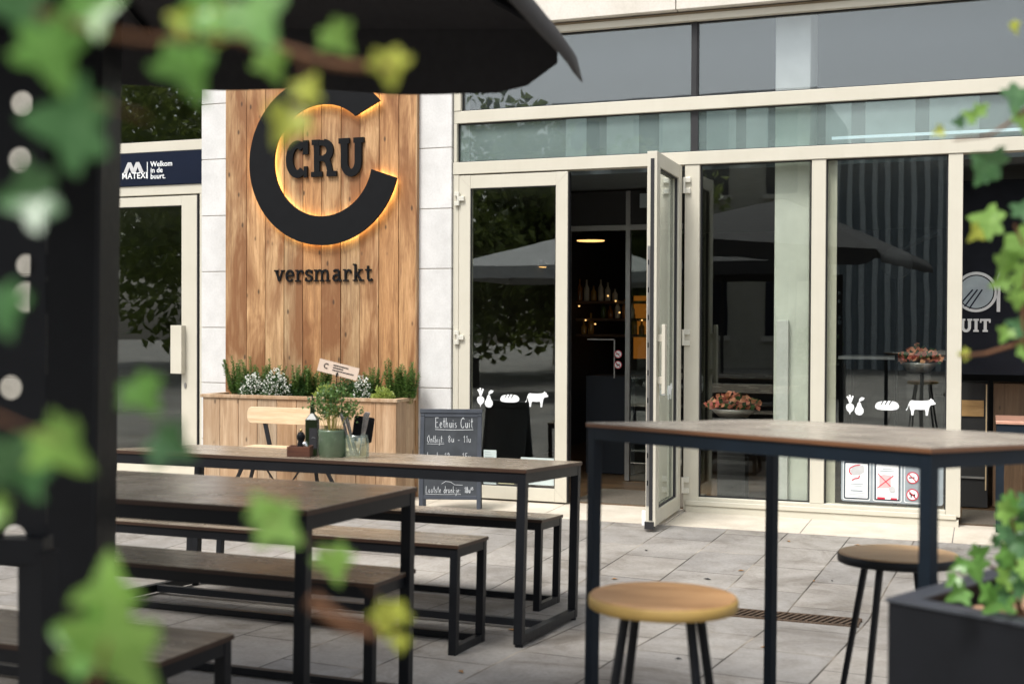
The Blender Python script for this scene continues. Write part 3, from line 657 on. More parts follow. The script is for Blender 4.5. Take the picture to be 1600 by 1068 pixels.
# closed glass door
xd0, xd1 = X(717.5), X(887)
gd = thing('glass_door', 'closed glass door in a champagne frame beside the white stone pillar', 'door', (xd0, -.012, 0)); wd = xd1-xd0
door_leaf(gd, wd, .016, 2.60, X(735)-xd0, .105, .105)
m = MB()
for (x_a, z_a, x_b, z_b) in ((.002, 2.598, X(735)-xd0, 2.496), (wd-.002, 2.598, wd-(X(735)-xd0), 2.496), (.002, .018, X(735)-xd0, .120), (wd-.002, .018, wd-(X(735)-xd0), .120)):
    m.beam((x_a, -.0002, z_a), (x_b, -.0002, z_b), .0012, .0012)
m.build('mitre_joint', M['joint'], gd)
for pz in (311, 527, 735): hinge(gd, .0, W(717, pz).z, 0)
m = MB(); m.box(wd, wd+.008, .01, .06, .02, 2.595); m.build('edge_seal', M['seal'], gd)
def rel(b, ox): return (b[0]-ox, b[1]-ox, b[2], b[3])
icons(gd, [rel(bxp(744, 770, 606, 635, 0), xd0), rel(bxp(781, 811, 616, 628, 0), xd0), rel(bxp(820, 856, 611, 635, 0), xd0)], .019)
def doornote(l, r, t, b, mat):
    A = W(l, b, 0); B = W(r, t, 0); m = MB(); m.box(A.x-xd0, B.x-xd0, .0195, .0210, A.z, B.z); o = m.build('notice', M[mat], gd)
    m = MB(); n = max(2, int((B.z-A.z)/.022)); w_ = B.x-A.x
    for k in range(n-1): m.box(A.x-xd0+w_*.12, A.x-xd0+w_*random.uniform(.5, .88), .0186, .0193, B.z-.018-k*.02, B.z-.015-k*.02)
    m.build('printed_lines', M['grey'], o)
doornote(755, 775, 703, 757, 'paperg'); doornote(778, 803, 722, 755, 'papery'); doornote(813, 865, 716, 756, 'paperg')

# doorway (open) : jamb detail + open leaf
hx = X(1066)
od = thing('open_glass_door', 'glass door standing wide open toward the street in the middle of the shopfront', 'door', (hx, -.03, 0), (0, 0, R_(91.8)))
# local: x runs from hinge toward the street when rotated -> use mirrored local coordinates
DW = .86
f = MB(); th = .07; st = .105
def dl_box(mb, a, b, y0, y1, z0, z1): mb.box(-b, -a, y0, y1, z0, z1)   # a,b = distance from hinge
dl_box(f, 0, st, 0, th, .02, 2.60); dl_box(f, DW-st, DW, 0, th, .02, 2.60)
dl_box(f, st, DW-st, .0015, th-.0015, 2.50, 2.599); dl_box(f, st, DW-st, .0015, th-.0015, .021, .125)
f.build('door_frame', M['frame'], od, bevel=.0025)
m = MB(); dl_box(m, st, DW-st, .040, .046, .125, 2.50); m.build('pane', M['glass'], od)
m = MB()
for z0, z1_ in ((.125, .133), (2.492, 2.50)): dl_box(m, st, DW-st, .014, .034, z0, z1_)
dl_box(m, st, st+.008, .014, .034, .133, 2.492); dl_box(m, DW-st-.008, DW-st, .014, .034, .133, 2.492); m.build('gasket', M['seal'], od)
m = MB(); dl_box(m, DW+.0005, DW+.004, .020, .045, .06, 2.55); m.build('edge_seal', M['seal'], od)
m = MB(); dl_box(m, DW+.0005, DW+.005, .048, .064, .16, 1.95); m.build('lock_rail', M['hgrey'], od)
m = MB()
for k in range(9): dl_box(m, DW+.005, DW+.007, .052, .060, .3+k*.19, .3+k*.19+.035)
m.build('lock_slot', M['black'], od)
m = MB(); dl_box(m, DW-.02, DW+.006, .01, .075, -.002, .05); m.build('floor_bolt', M['seal'], od)
m = MB(); dl_box(m, DW-.095, DW-.030, -.055, -.030, .93, 1.41); dl_box(m, DW-.08, DW-.045, -.031, .001, 1.0, 1.05); dl_box(m, DW-.08, DW-.045, -.031, .001, 1.29, 1.34); m.build('pull_handle', M['frame'], od, bevel=.003)
m = MB(); m.box(-DW+.02, -DW+.05, .066, .10, .02, .12); m.build('door_stop', M['white'], od)
for pz in (290, 527, 757):
    z = W(1070, pz).z
    h = MB(); h.tube([(hx+.012, -.02, z+.06), (hx+.012, -.02, z-.06)], .011, 10); h.box(hx+.012, hx+.062, -.026, -.004, z+.022, z+.06); h.box(hx+.012, hx+.062, -.026, -.004, z-.06, z-.022)
    h.build('hinge', M['hinge'], sf, bevel=.002)
# white icons on the open leaf, seen edge on
MI = Matrix.Identity(4)
icons(od, [(-.70, -.58, .86, 1.0), (-.52, -.36, .90, .95), (-.30, -.14, .86, .98)], .036)

# ---- left shopfront
ls = thing('side_shopfront_frame', 'champagne aluminium frame around the left glass door and navy sign', 'shopfront')
Z = lambda px, py: W(px, py).z
zs0, zs1 = Z(250, 289.5), Z(250, 238)
m = MB(); xL = -7.945; xR = -6.435
m.box(xL, xR, 0, .1, Z(250, 237), Z(250, 221)); m.box(xL, xR, 0, .1, 2.545, zs0)
m.box(xL, xR, 0, .1, 3.70, 3.735)
m.box(X(311.5), xR, .002, .09, .05, 2.543)
m.box(-7.944, -7.76, .002, .09, .05, 2.543)
m.build('frame', M['frame'], ls, bevel=.003)
pane(xL, xR, Z(250, 221), 3.70, M['glass'], ls); gasket(xL, xR, Z(250, 221), 3.70, ls)
pane(-14, -8.955, .05, 3.70, M['glass'], ls); mm = MB(); mm.box(-14, -8.955, 0, .09, 2.5, 2.62); mm.box(-9.1, -8.955, .001, .088, 0, 2.49); mm.build('frame', M['frame'], ls)
sd0, sd1 = -7.75, X(308.5)
sdr = thing('side_door', 'glass door with flat pull handle beneath the navy welcome sign', 'door', (sd0, -.01, 0)); wS = sd1-sd0
door_leaf(sdr, wS, .055, 2.53, .16, .085, .12)
m = MB(); a = X(274); m.box(a-sd0, a-sd0+.115, -.062, -.045, Z(280, 583), Z(280, 508)); m.box(a-sd0+.098, a-sd0+.114, -.045, .001, Z(280, 583), Z(280, 508)); m.build('pull_handle', M['frame'], sdr, bevel=.003)
m = MB(); m.prism(blob(X(291)-sd0, Z(291, 602), .012, .026), .006, o=(0, -.006, 0)); m.build('keyhole', M['hgrey'], sdr)
m = MB(); m.box(sd1-sd0, sd1-sd0+.012, .004, .05, .06, 2.53); m.build('edge_seal', M['seal'], sdr)
fs = thing('fascia_sign', 'navy sign board with white mountain logo and welcome lettering above the left door', 'sign')
m = MB(); m.box(xL, xR-.002, -.012, .02, zs0+.002, Z(250, 238)); m.build('board', M['navy'], fs, bevel=.002)
xx = X(194)
def px2m(px, py): q = W(px, py, -.015); return q
m = MB()
base = px2m(192.5, 271); sc_ = (px2m(224.5, 271).x-base.x); hh = px2m(200, 254).z-base.z
pat = [(0, 0), (.22, 1), (.38, 1), (.50, .45), (.62, 1), (.78, 1), (1, 0), (.80, 0), (.70, .55), (.60, .0), (.40, .0), (.30, .55), (.20, 0)]
m.prism([(base.x+sc_*a, base.z+hh*b) for a, b in pat], .002, o=(0, -.0145, 0)); m.build('logo', M['lgrey'], fs)
q = px2m(190.5, 280); text_obj('lettering', 'MATEXI', .076, M['white'], fs, (q.x, -.0145, q.z), off=.0012, sp=1.05)
m = MB(); q = px2m(229.5, 279); q2 = px2m(230.3, 253); m.box(q.x, q2.x+.002, -.0145, -.0125, q.z, q2.z); m.build('divider', M['white'], fs)
q = px2m(235, 260.5); text_obj('lettering', 'Welkom\nin de\nbuurt.', .066, M['white'], fs, (q.x, -.0145, q.z), off=.0008, lsp=.82)

# ================================================================= INTERIOR
R0, R1 = .14, 7.0
t = thing('shop_interior_wall', 'dark interior walls and ceiling of the shop behind the glass', 'wall')
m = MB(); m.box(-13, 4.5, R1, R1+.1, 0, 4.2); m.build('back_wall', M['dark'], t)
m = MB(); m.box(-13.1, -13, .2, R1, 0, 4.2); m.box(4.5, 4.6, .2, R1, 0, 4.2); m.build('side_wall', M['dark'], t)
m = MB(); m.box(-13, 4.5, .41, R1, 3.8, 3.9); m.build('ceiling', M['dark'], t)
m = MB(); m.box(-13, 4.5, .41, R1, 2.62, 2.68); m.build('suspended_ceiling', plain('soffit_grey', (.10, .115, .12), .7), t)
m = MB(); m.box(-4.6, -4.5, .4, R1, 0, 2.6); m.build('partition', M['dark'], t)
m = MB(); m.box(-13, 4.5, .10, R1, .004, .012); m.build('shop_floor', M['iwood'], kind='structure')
M['mat'] = plain('mat', (.10, .085, .065), .95, 0, .3, 80)
m = MB(); m.box(xd1+.015, hx, .10, .9, .012, .020); m.build('door_mat', M['mat'], None, label='grey brown mat just inside the middle open doorway', cat='mat')
m = MB(); m.box(xB, xB+.9, .10, .8, .012, .020); m.build('door_mat', M['mat'], None, label='grey brown mat inside the doorway at the right edge', cat='mat')
# pale fabric blinds hanging behind the transom, and a cold strip lamp
bl = thing('window_blind', 'pale vertical fabric strips hanging behind the long transom window', 'blind')
M['blind'] = plain('pale_blind', (.30, .335, .33), .9, 0, .15)
for (a, b) in ((884, 916), (948, 998), (1030, 1078), (1104, 1150), (1166, 1200), (1290, 1330), (1352, 1430), (1452, 1530)):
    MB().box(W(a, 210, .35).x, W(b, 210, .35).x, .35, .36, 2.665, 3.16).build('strip', M['blind'], bl)
p0_, p1_ = W(1300, 217, .3), W(1600, 217, .3)
MB().box(p0_.x, p1_.x+.6, .28, .31, p0_.z-.006, p0_.z+.012).build('strip_lamp', M['led_w'], None, label='thin cold white strip lamp behind the right transom window', cat='lamp')
# vestibule screen
vs = thing('inner_door_screen', 'dark framed inner glass doors behind the open doorway', 'door')
yv = 1.5
m = MB()
def vx(px): return W(px, 500, yv).x
def vz(px, py): return W(px, py, yv).z
for a, b in ((887, 891), (977, 984)): m.box(vx(a), vx(b), yv, yv+.04, .02, 2.6)
m.box(vx(885), vx(1066), yv-.001, yv+.041, vz(950, 360), vz(950, 352))
m.build('frame', M['hgrey'], vs)
m = MB(); m.box(vx(885), vx(1066), yv+.01, yv+.03, vz(950, 351), 2.6); m.build('header', M['dark'], vs)
m = MB(); m.box(vx(985.5), vx(1066), yv+.016, yv+.022, .02, vz(950, 361)); m.build('pane', M['glass'], vs)
m = MB(); m.box(vx(1000), vx(1040), yv-.03, yv-.02, vz(1000, 325), vz(1000, 303)); m.build('notice', M['grey'], vs)
m = MB(); m.box(vx(918), vx(961), yv+.004, yv+.008, vz(930, 531), vz(930, 529)); m.box(vx(959), vx(961), yv+.004, yv+.008, vz(930, 590), vz(930, 529)); m.build('counter_rail', M['hgrey'], vs)
for k, py in enumerate((553, 569.5)): prohib(vs, vx(966.5), vz(966, py), .036, yv-.01, k)
m = MB(); m.box(vx(893), vx(972), yv+.45, yv+.9, .02, vz(930, 590)); m.build('cabinet', M['dark2'], None, label='dark counter cabinet standing inside the open doorway', cat='cabinet')
# stone column behind the middle pane
cxl, cxr = W(1209, 500, .16).x, W(1264, 500, .16).x
for nm, a, b, z0, z1_ in (('lower', cxl, cxr, 0, 2.62), ):
    MB().box(a, b, .16, .56, .01, 3.79).build('concrete_column', M['column'], None, bevel=.01, label='pale concrete column behind the middle window pane', cat='column')
# white slab leaning against the column
q0, q1 = W(1211, 785, .11), W(1232, 500, .11)
MB().box(q0.x, q1.x, .11, .155, .02, q1.z).build('polystyrene_slab', M['stone'], None, bevel=.004, label='narrow white slab leaning on the concrete column', cat='slab')

# pendant lamps, bottles, shelves
def pendant(px, py, y, r, label, lit=False, hgt=.16):
    p = W(px, py, y); t = thing('pendant_lamp', label, 'lamp', p)
    MB().lathe([(r*.15, hgt), (r*.55, hgt*.85), (r*.9, hgt*.4), (r, 0), (r*.97, 0), (r*.85, hgt*.36), (r*.5, hgt*.8), (.01, hgt*.9)], n=28).build('lamp_shade', M['black'], t, smooth=True)
    MB().tube([(0, 0, hgt), (0, 0, 2.6-p.z)], .006).build('cord', M['black'], t)
    MB().lathe([(.001, -.005 if lit else .03), (r*.8, -.005 if lit else .03), (r*.8, .02 if lit else .05), (.001, .03 if lit else .06)], n=20).build('bulb', M['lamp'] if lit else M['hgrey'], t)
pendant(923, 376, 2.6, .17, 'lit warm pendant lamp seen through the open doorway', True, .10)
pendant(842, 417, 3.4, .10, 'small lit pendant lamp seen through the closed door', True, .08)
# round black lamp head on arm
t = thing('arm_lamp', 'round black disc lamp on a slanted arm behind the right pane', 'lamp'); p = W(1401, 411, .7)
Mr = Matrix.Rotation(R_(90), 4, 'X')
MB().lathe([(.01, -.05), (.09, -.045), (.118, 0), (.118, .03), (.01, .04)], p, 32, Mr).build('lamp_head', M['black'], t, smooth=False)
MB().tube([p+Vector((.03, .02, .09)), W(1430, 378, .75), W(1466, 364, .8)], .022, 10).build('arm', M['black'], t)
MB().tube([p+Vector((0, .05, -.05)), Vector((p.x, p.y+.05, .02))], .012).build('pole', M['black'], t)
# shelf with bottles behind the counter
sh = thing('back_bar_shelf', 'bar shelf of dark wood deep inside the shop doorway', 'shelf'); ysh = 4.6
a0, a1 = W(895, 480, ysh).x, W(1010, 480, ysh).x
for py in (470, 497, 522):
    z = W(940, py, ysh).z; MB().box(a0, a1, ysh, ysh+.3, z-.03, z).build('shelf_board', M['iwood'], sh)
for k in range(16):
    py = (470, 497, 522)[k % 3]; x = a0+.05+(a1-a0-.1)*((k*.37) % 1); z = W(940, py, ysh).z; hh = random.uniform(.14, .26)
    MB().lathe([(.03, 0), (.034, .01), (.034, hh*.6), (.012, hh*.78), (.011, hh), (.001, hh)], (0, 0, 0), 10).build('bottle', plain('amber%d' % k, random.choice([(.25, .10, .02), (.05, .09, .02), (.35, .2, .05), (.5, .45, .35)]), .15), None, True, label='small dark bottle in the rows on the back bar shelf', cat='bottle', group='bottles on the back bar shelf').location = (x, ysh+.1, z)
# small warm downlights over the bar
for k, (px, py) in enumerate(((905, 478), (915, 500), (950, 462), (962, 470), (930, 506), (968, 488), (1003, 500))):
    p = W(px, py, ysh-.05); MB().lathe([(.001, -.009), (.010, -.006), (.010, .006), (.001, .009)], (0, 0, 0), 10).build('bar_light', M['lamp'], None, label='tiny warm spot light above the bar bottles', cat='lamp', group='tiny warm lights at the bar').location = p
MB().box(W(990, 500, 5.5).x, W(1020, 500, 5.5).x, 5.5, 5.55, W(1000, 560, 5.5).z, W(1000, 462, 5.5).z).build('amber_panel', emit('amber_glow', (.30, .10, .012), .35), None, label='amber lit panel at the back of the shop', cat='panel')
# dark board with plate emblem on the right
yb2 = .75
bd = thing('emblem_board', 'dark navy board with grey plate emblem and letters behind the right doorway', 'sign')
MB().box(W(1500, 500, yb2).x, W(1760, 500, yb2).x, yb2, yb2+.04, W(1550, 585, yb2).z, 2.5).build('board', plain('blackish_board', (.008, .009, .013), .6, 0, .2, spec=.1), bd)
c0 = W(1525, 456, yb2-.004); rad = (W(1525, 425, yb2).z-W(1525, 488, yb2).z)/2
m = MB(); L = [(c0.x+rad*math.cos(R_(a)), c0.z+rad*math.sin(R_(a))) for a in range(0, 361, 9)]; Q = [(c0.x+rad*.86*math.cos(R_(a)), c0.z+rad*.86*math.sin(R_(a))) for a in range(0, 361, 9)]
m.strip(L, Q, .003, o=(0, yb2-.006, 0)); m.build('plate_rim', M['lgrey'], bd)
m = MB(); m.prism(blob(c0.x, c0.z, rad*.80, rad*.80, 40), .003, o=(0, yb2-.004, 0)); m.build('plate', M['grey'], bd)
m = MB()
for k in range(3):
    L, Rr = ribbon([(c0.x-rad*.75+k*rad*.22, c0.z-rad*.62-k*rad*.1), (c0.x+rad*(-.15+.22*k), c0.z+rad*(.12-.0*k))], rad*.07); m.strip(L, Rr, .002, o=(0, yb2-.0066, 0))
m.build('plate_mark', M['navy'], bd)
k0 = W(1560, 487, yb2); k1 = W(1560, 424, yb2); m = MB(); m.prism([(k0.x-.012, k0.z), (k0.x+.012, k0.z), (k0.x+.014, k1.z), (k0.x+.004, k1.z), (k0.x-.014, k1.z-.05)], .003, o=(0, yb2-.006, 0)); m.build('knife_mark', M['lgrey'], bd)
A_ = W(1500, 518, yb2); B_ = W(1548, 498, yb2); tot = .98+.5+.86+.05*2; sx = (B_.x-A_.x)/tot; x = A_.x
for c in 'UIT': letter_mb(SL[c][1], sx, B_.z-A_.z, .20*(B_.z-A_.z), .003, x, A_.z, yb2-.007).build('letter', M['lgrey'], bd); x += (SL[c][0]+.05)*sx
# counter with wooden crate shelf on the right
ct = thing('shop_counter', 'dark counter with pale wood drawer inside the right doorway', 'counter'); yc2 = .95
q = lambda px, py: W(px, py, yc2)
MB().box(q(1503, 0).x, q(1550, 0).x, yc2, yc2+.5, .02, q(1520, 598).z).build('body', M['dark'], ct)
MB().box(q(1508, 0).x, q(1543, 0).x, yc2-.012, yc2-.001, q(1525, 650).z, q(1525, 625).z).build('drawer', wood('drawer_pine', (.30, .17, .06), (.42, .26, .10), (.5, .33, .15), axis='x'), ct)
MB().box(q(1505, 0).x, q(1545, 0).x, yc2-.014, yc2-.002, q(1525, 747).z, q(1525, 744).z).build('rail', M['hgrey'], ct)
m = MB(); m.box(q(1546, 0).x, q(1548, 0).x, yc2-.03, yc2-.02, q(1547, 765).z, q(1547, 600).z); m.build('strap', M['kraft'], ct)
MB().box(q(1558, 0).x, q(1680, 0).x, yc2+.1, yc2+.5, .02, q(1570, 600).z).build('wooden_cabinet', wood('cab_wood', (.10, .06, .03), (.16, .10, .055), (.22, .15, .09), axis='z'), None, label='brown wood cabinet at the right edge inside the shop', cat='cabinet')
# blue high table inside/at the doorway
bt = thing('blue_table', 'navy blue high table with copper coloured top edge in the right doorway', 'table'); yt = -.15
A_ = W(1556, 657, yt); zt = A_.z
MB().box(A_.x, A_.x+.9, yt, yt+.6, zt-.022, zt).build('tabletop', M['copper'], bt, bevel=.003)
MB().box(A_.x+.005, A_.x+.895, yt+.01, yt+.59, zt-.10, zt-.023).build('apron', M['steel_b'], bt)
for (a, b) in ((.005, .01), (.845, .01), (.005, .54), (.845, .54)): MB().box(A_.x+a, A_.x+a+.05, yt+b, yt+b+.05, gz(yt)+.006, zt-.1).build('leg', M['steel_b'], bt)
# flower bowls
def bouquet(px, py, y, r, label, n=260):
    p = W(px, py, y); t = thing('flower_arrangement', label, 'flowers', p)
    m = MB(); l = MB()
    for k in range(n):
        a = random.uniform(0, 6.28); rr_ = r*math.sqrt(random.random()); c = Vector((rr_*math.cos(a), rr_*math.sin(a)*.6, random.uniform(0, .10)*(1-rr_/r)+random.uniform(-.02, .05)))
        s = random.uniform(.014, .032); u = Vector((random.gauss(0, 1), random.gauss(0, 1), random.gauss(0, 1))).normalized(); v = u.orthogonal().normalized()
        (m if k % 3 else l).add([c-u*s, c-v*s, c+u*s, c+v*s], [(0, 1, 2, 3)])
    m.build('petals', M['flower'], t); l.build('foliage', M['herb_d'], t)
    MB().lathe([(.04, -.10), (r*.5, -.09), (r*.8, -.03), (r*.78, -.02), (.01, -.06)], n=20).build('bowl', M['hgrey'], t, True)
    MB().box(-r*.5, r*.5, -r*.4, r*.4, .012-p.z, -.105).build('pedestal', M['dark'], t)
bouquet(1146, 634, .75, .22, 'low pink and orange bouquet behind the middle pane')
bouquet(1436, 562, .9, .17, 'red and pink bouquet in a bowl behind the right pane')
# interior high tables & stools as faint silhouettes
def int_table(px, py, y, w_, label):
    p = W(px, py, y); t = thing('interior_table', label, 'table', (p.x, y, .012)); h = p.z-.012
    MB().box(0, w_, 0, .6, h-.025, h).build('tabletop', M['lgrey'], t)
    for a in (.02, w_-.06):
        for b in (.02, .54): MB().box(a, a+.04, b, b+.04, 0, h-.025).build('leg', M['black'], t)
int_table(1310, 556, 1.6, .9, 'thin topped high table deep behind the right pane')

# ================================================================= PLANTER + HERBS
yp = -.42
pl0 = W(316, 700, yp).x; pl1 = W(618, 700, yp).x; ztop = W(500, 620, yp).z
# weathered planter
pt = thing('wooden_planter', 'long weathered wood planter box against the timber cladding', 'planter', (0, 0, 0))
bnd = [317, 343.5, 372.5, 402, 432.5, 463.5, 494, 525, 556, 587, 619]
m = MB(); xs2 = [W(p, 700, yp).x for p in bnd]
for a, b in zip(xs2, xs2[1:]): m.box(a+.002, b-.002, yp-random.uniform(0, .003), yp+.02, .0, ztop-.028)
for a, b in ((yp+.021, yp+.185), (yp+.188, yp+.345)): m.box(xs2[-1]-.022, xs2[-1]-.001, a, b, 0, ztop-.028)
m.box(xs2[0]+.002, xs2[0]+.02, yp+.022, -.075, 0, ztop-.028)
m.build('board', M['timber_grey'], pt, bevel=.002)
m = MB(); m.box(xs2[0]-.02, xs2[-1]+.015, yp-.015, yp+.05, ztop-.027, ztop); m.box(xs2[-1]-.045, xs2[-1]+.015, yp+.051, -.076, ztop-.0265, ztop-.0005); m.box(xs2[0]-.02, xs2[0]+.03, yp+.051, -.076, ztop-.0265, ztop-.0005); m.build('rim', M['timber_grey'], pt, bevel=.003)
m = MB(); m.box(xs2[0]+.02, xs2[-1]-.023, yp+.022, -.077, ztop-.12, ztop-.05); m.build('soil', M['soil'], pt)

def leafcard(mb, c, u, n, L, w_, fold=.25):
    s = n.cross(u).normalized(); t = c+u*L; mid = c+u*L*.45
    mb.add([c, mid-s*w_/2+n*w_*fold, t, mid+s*w_/2+n*w_*fold, mid-n*w_*.05], [(0, 1, 4), (1, 2, 4), (2, 3, 4), (3, 0, 4)])
def rv(): return Vector((random.gauss(0, 1), random.gauss(0, 1), random.gauss(0, 1))).normalized()
def herb(kind, x, y, z, hgt, wid, label, group='herbs in the wooden planter'):
    t = thing({'spike': 'herb_plant', 'bush': 'herb_bush', 'flower': 'white_flower_plant', 'lime': 'lime_herb'}[kind], label, 'plant', (x, y, z), group=None)
    st = MB(); lf = MB(); pt_ = MB()
    if kind == 'spike':
        for k in range(max(8, int(wid*85))):
            a = random.uniform(0, 6.28); r = wid*.62*math.sqrt(random.random()); top = Vector((r*1.15*math.cos(a), r*.8*math.sin(a), hgt*random.uniform(.55, 1)*(1-.3*r/wid)))
            base = top*.25; base.z = 0; pts = [base, base*.5+top*.5+Vector((0, 0, .01)), top]; st.tube(pts, .0022, 4, .001)
            nn = int(top.z/.011)
            for j in range(nn):
                f_ = .18+.82*j/nn; c = base.lerp(top, f_); ang = j*1.9+a
                for q in (0, math.pi):
                    u = Vector((math.cos(ang+q), math.sin(ang+q), random.uniform(.3, .9))).normalized(); sz = random.uniform(.026, .046)*(1.2-.65*f_)
                    leafcard(lf, c, u, (u.cross(Vector((0, 0, 1)))).cross(u).normalized(), sz, sz*.62)
    else:
        n = int(900*wid*hgt/.03) if kind != 'lime' else int(700*wid*hgt/.02)
        for k in range(min(int(n*1.5), 2200)):
            d = rv(); d.z = abs(d.z)**1.0; r = random.random()**.4*random.uniform(.75, 1.15)
            c = Vector((d.x*wid*.66*r, d.y*wid*.45*r, d.z*hgt*.9*r)); c += rv()*.016
            u = (d+rv()*.7).normalized(); sz = random.uniform(.012, .026)*(1.3 if kind == 'lime' else 1)
            leafcard(lf, c, u, rv().cross(u).normalized(), sz, sz*.6)
        for k in range(14):
            d = rv(); d.z = abs(d.z)+.3; d.normalize(); st.tube([(0, 0, 0), (d.x*wid*.4, d.y*wid*.3, d.z*hgt*.8)], .002, 4, .001)
        if kind == 'flower':
            for k in range(int(2300*wid)):
                d = rv(); d.z = abs(d.z); d.y = -abs(d.y)*.7 if random.random() < .7 else d.y
                c = Vector((d.x*wid*.66, d.y*wid*.47, d.z*hgt*.92))*random.uniform(.8, 1.12)
                if random.random() < .35+.4*math.sin(c.x*60+c.z*40): continue
                for q in range(3):
                    u = rv(); s = .006; v = u.orthogonal().normalized(); cc = c+rv()*.007; pt_.add([cc-u*s, cc-v*s, cc+u*s, cc+v*s], [(0, 1, 2, 3)])
    st.build('stem', M['stem_g'], t); lf.build('foliage', M[{'spike': 'herb', 'bush': 'herb_d', 'flower': 'herb_d', 'lime': 'herb_l'}[kind]], t)
    if pt_.v: pt_.build('blossom', M['petal'], t)
    return t
HB = [('spike', 371, 548, .24, 'leafy upright herb at the left end of the wooden planter'), ('spike', 398, 550, .22, 'tall leafy herb second from the left in the planter'),
      ('flower', 395, 582, .17, 'white flowering herb near the left end of the planter'), ('flower', 432, 576, .20, 'larger white flowering herb, right of the first'),
      ('spike', 425, 556, .20, 'slender green spikes behind the white flowers'), ('bush', 470, 584, .17, 'dark green bushy herb left of the oil bottle'),
      ('spike', 462, 558, .20, 'upright feathery herb behind the dark bush'), ('spike', 482, 566, .18, 'pointed thyme like herb above the oil bottle'),
      ('spike', 505, 556, .18, 'slender herb behind the peach card sign'), ('lime', 508, 602, .15, 'lime green herb left of the potted plant'),
      ('bush', 545, 588, .20, 'dark herb behind the peach card'), ('flower', 566, 584, .12, 'small herb with few white flowers right of the card'), ('spike', 584, 562, .18, 'upright bright herb right of the few white flowers'),
      ('lime', 598, 604, .15, 'lime green mound at the front right of the planter'), ('spike', 612, 553, .22, 'tall leafy herb in the right part of the planter'),
      ('spike', 630, 568, .18, 'leafy herb behind the planter right corner'), ('spike', 645, 549, .16, 'tallest thin herb at the right end of the planter')]
for k, (kind, px, py, wid, lab) in enumerate(HB):
    y = -.24+(-.06 if kind in ('flower', 'lime') else .04); p = W(px, py, y); z0 = ztop-.05
    if px > 640: p.x -= .03
    herb(kind, p.x, y, z0, p.z-z0, wid, lab)

# ================================================================= CHALKBOARD
gA = G(654, 801.5); gB = G(751, 801.5); bw = (gB-gA).length
ab = thing('chalkboard_sign', 'grey folding chalkboard with white handwritten meal times beside the planter', 'sign', (gA.x, gA.y, gz(gA.y)), (0, 0, math.atan2(gB.y-gA.y, gB.x-gA.x)))
hB = .775; lean = R_(-7.5)
front = bpy.data.objects.new('front_panel', None)
ML = Matrix.Rotation(lean, 4, 'X')
def lb(x0, x1, y0, y1, z0, z1, mb, MM=ML): mb.box(x0, x1, y0, y1, z0, z1, MM)
m = MB(); lb(0, .032, 0, .02, 0, hB-.02, m); lb(bw-.032, bw, 0, .02, 0, hB-.02, m); lb(.032, bw-.032, .002, .018, .105, .135, m); lb(-.004, bw+.004, -.004, .024, hB-.02, hB+.012, m); lb(.032, bw-.032, .002, .018, hB-.05, hB-.0205, m)
m.build('frame', M['slatef'], ab, bevel=.003)
m = MB(); lb(.032, bw-.032, .006, .014, .135, hB-.05, m); brd = m.build('writing_board', M['slate'], ab)
m = MB(); MLb = Matrix.Translation((0, .21, 0)) @ Matrix.Rotation(-lean, 4, 'X')
lb(0.004, .034, -.02, 0, 0, hB-.03, m, MLb); lb(bw-.034, bw-.004, -.02, 0, 0, hB-.03, m, MLb); lb(.034, bw-.034, -.018, -.004, .10, hB-.06, m, MLb); m.build('rear_frame', M['slatef'], ab, bevel=.003)
def ct(*a, **k):
    mb_ = MB(); x_ = chalk_text(mb_, *a, **k); o_ = mb_.build('chalk_writing', M['chalk'], brd); o_.matrix_local = ML @ Matrix.Translation((0, .0055, 0)); return x_
cm = MB(); u_ = bw/.47
def zt_(py): return (801.5-py)/ (801.5-644)*(hB+.01)
ct('Eethuis Cuit', .115*u_, zt_(672), .040, 0.0045, .80, under=True)
ct('Ontbijt:', .055*u_, zt_(694.5), .028, 0.0034, .83, under=True); ct('8u - 11u', .215*u_, zt_(694), .029, 0.0037, 1.05)
ct('Lunch:', .055*u_, zt_(720), .028, 0.0034, .83, under=True); ct('12u - 15u', .19*u_, zt_(720), .029, 0.0037, 1.05)
ct('Pre dinner:', .05*u_, zt_(746.5), .024, 0.0033, .80, under=True); ct('16u - 18u', .255*u_, zt_(746.5), .024, 0.0037, .95)
ct('Laatste drankje:', .05*u_, zt_(770.5), .027, 0.0033, .82, under=True); xe = ct('18u', .345*u_, zt_(770), .025, 0.0047, .85); ct('45', xe-.002, zt_(766), .014, 0.0031, 1.0)
L, Rr = ribbon([(.17*u_, zt_(757)), (.20*u_, zt_(753)), (.24*u_, zt_(754)), (.27*u_, zt_(758)), (.33*u_, zt_(758.5))], .003); cm.strip(L, Rr, .0006, y=-.0012)
o = cm.build('chalk_flourish', M['chalk'], brd); o.matrix_local = ML @ Matrix.Translation((0, .0055, 0))

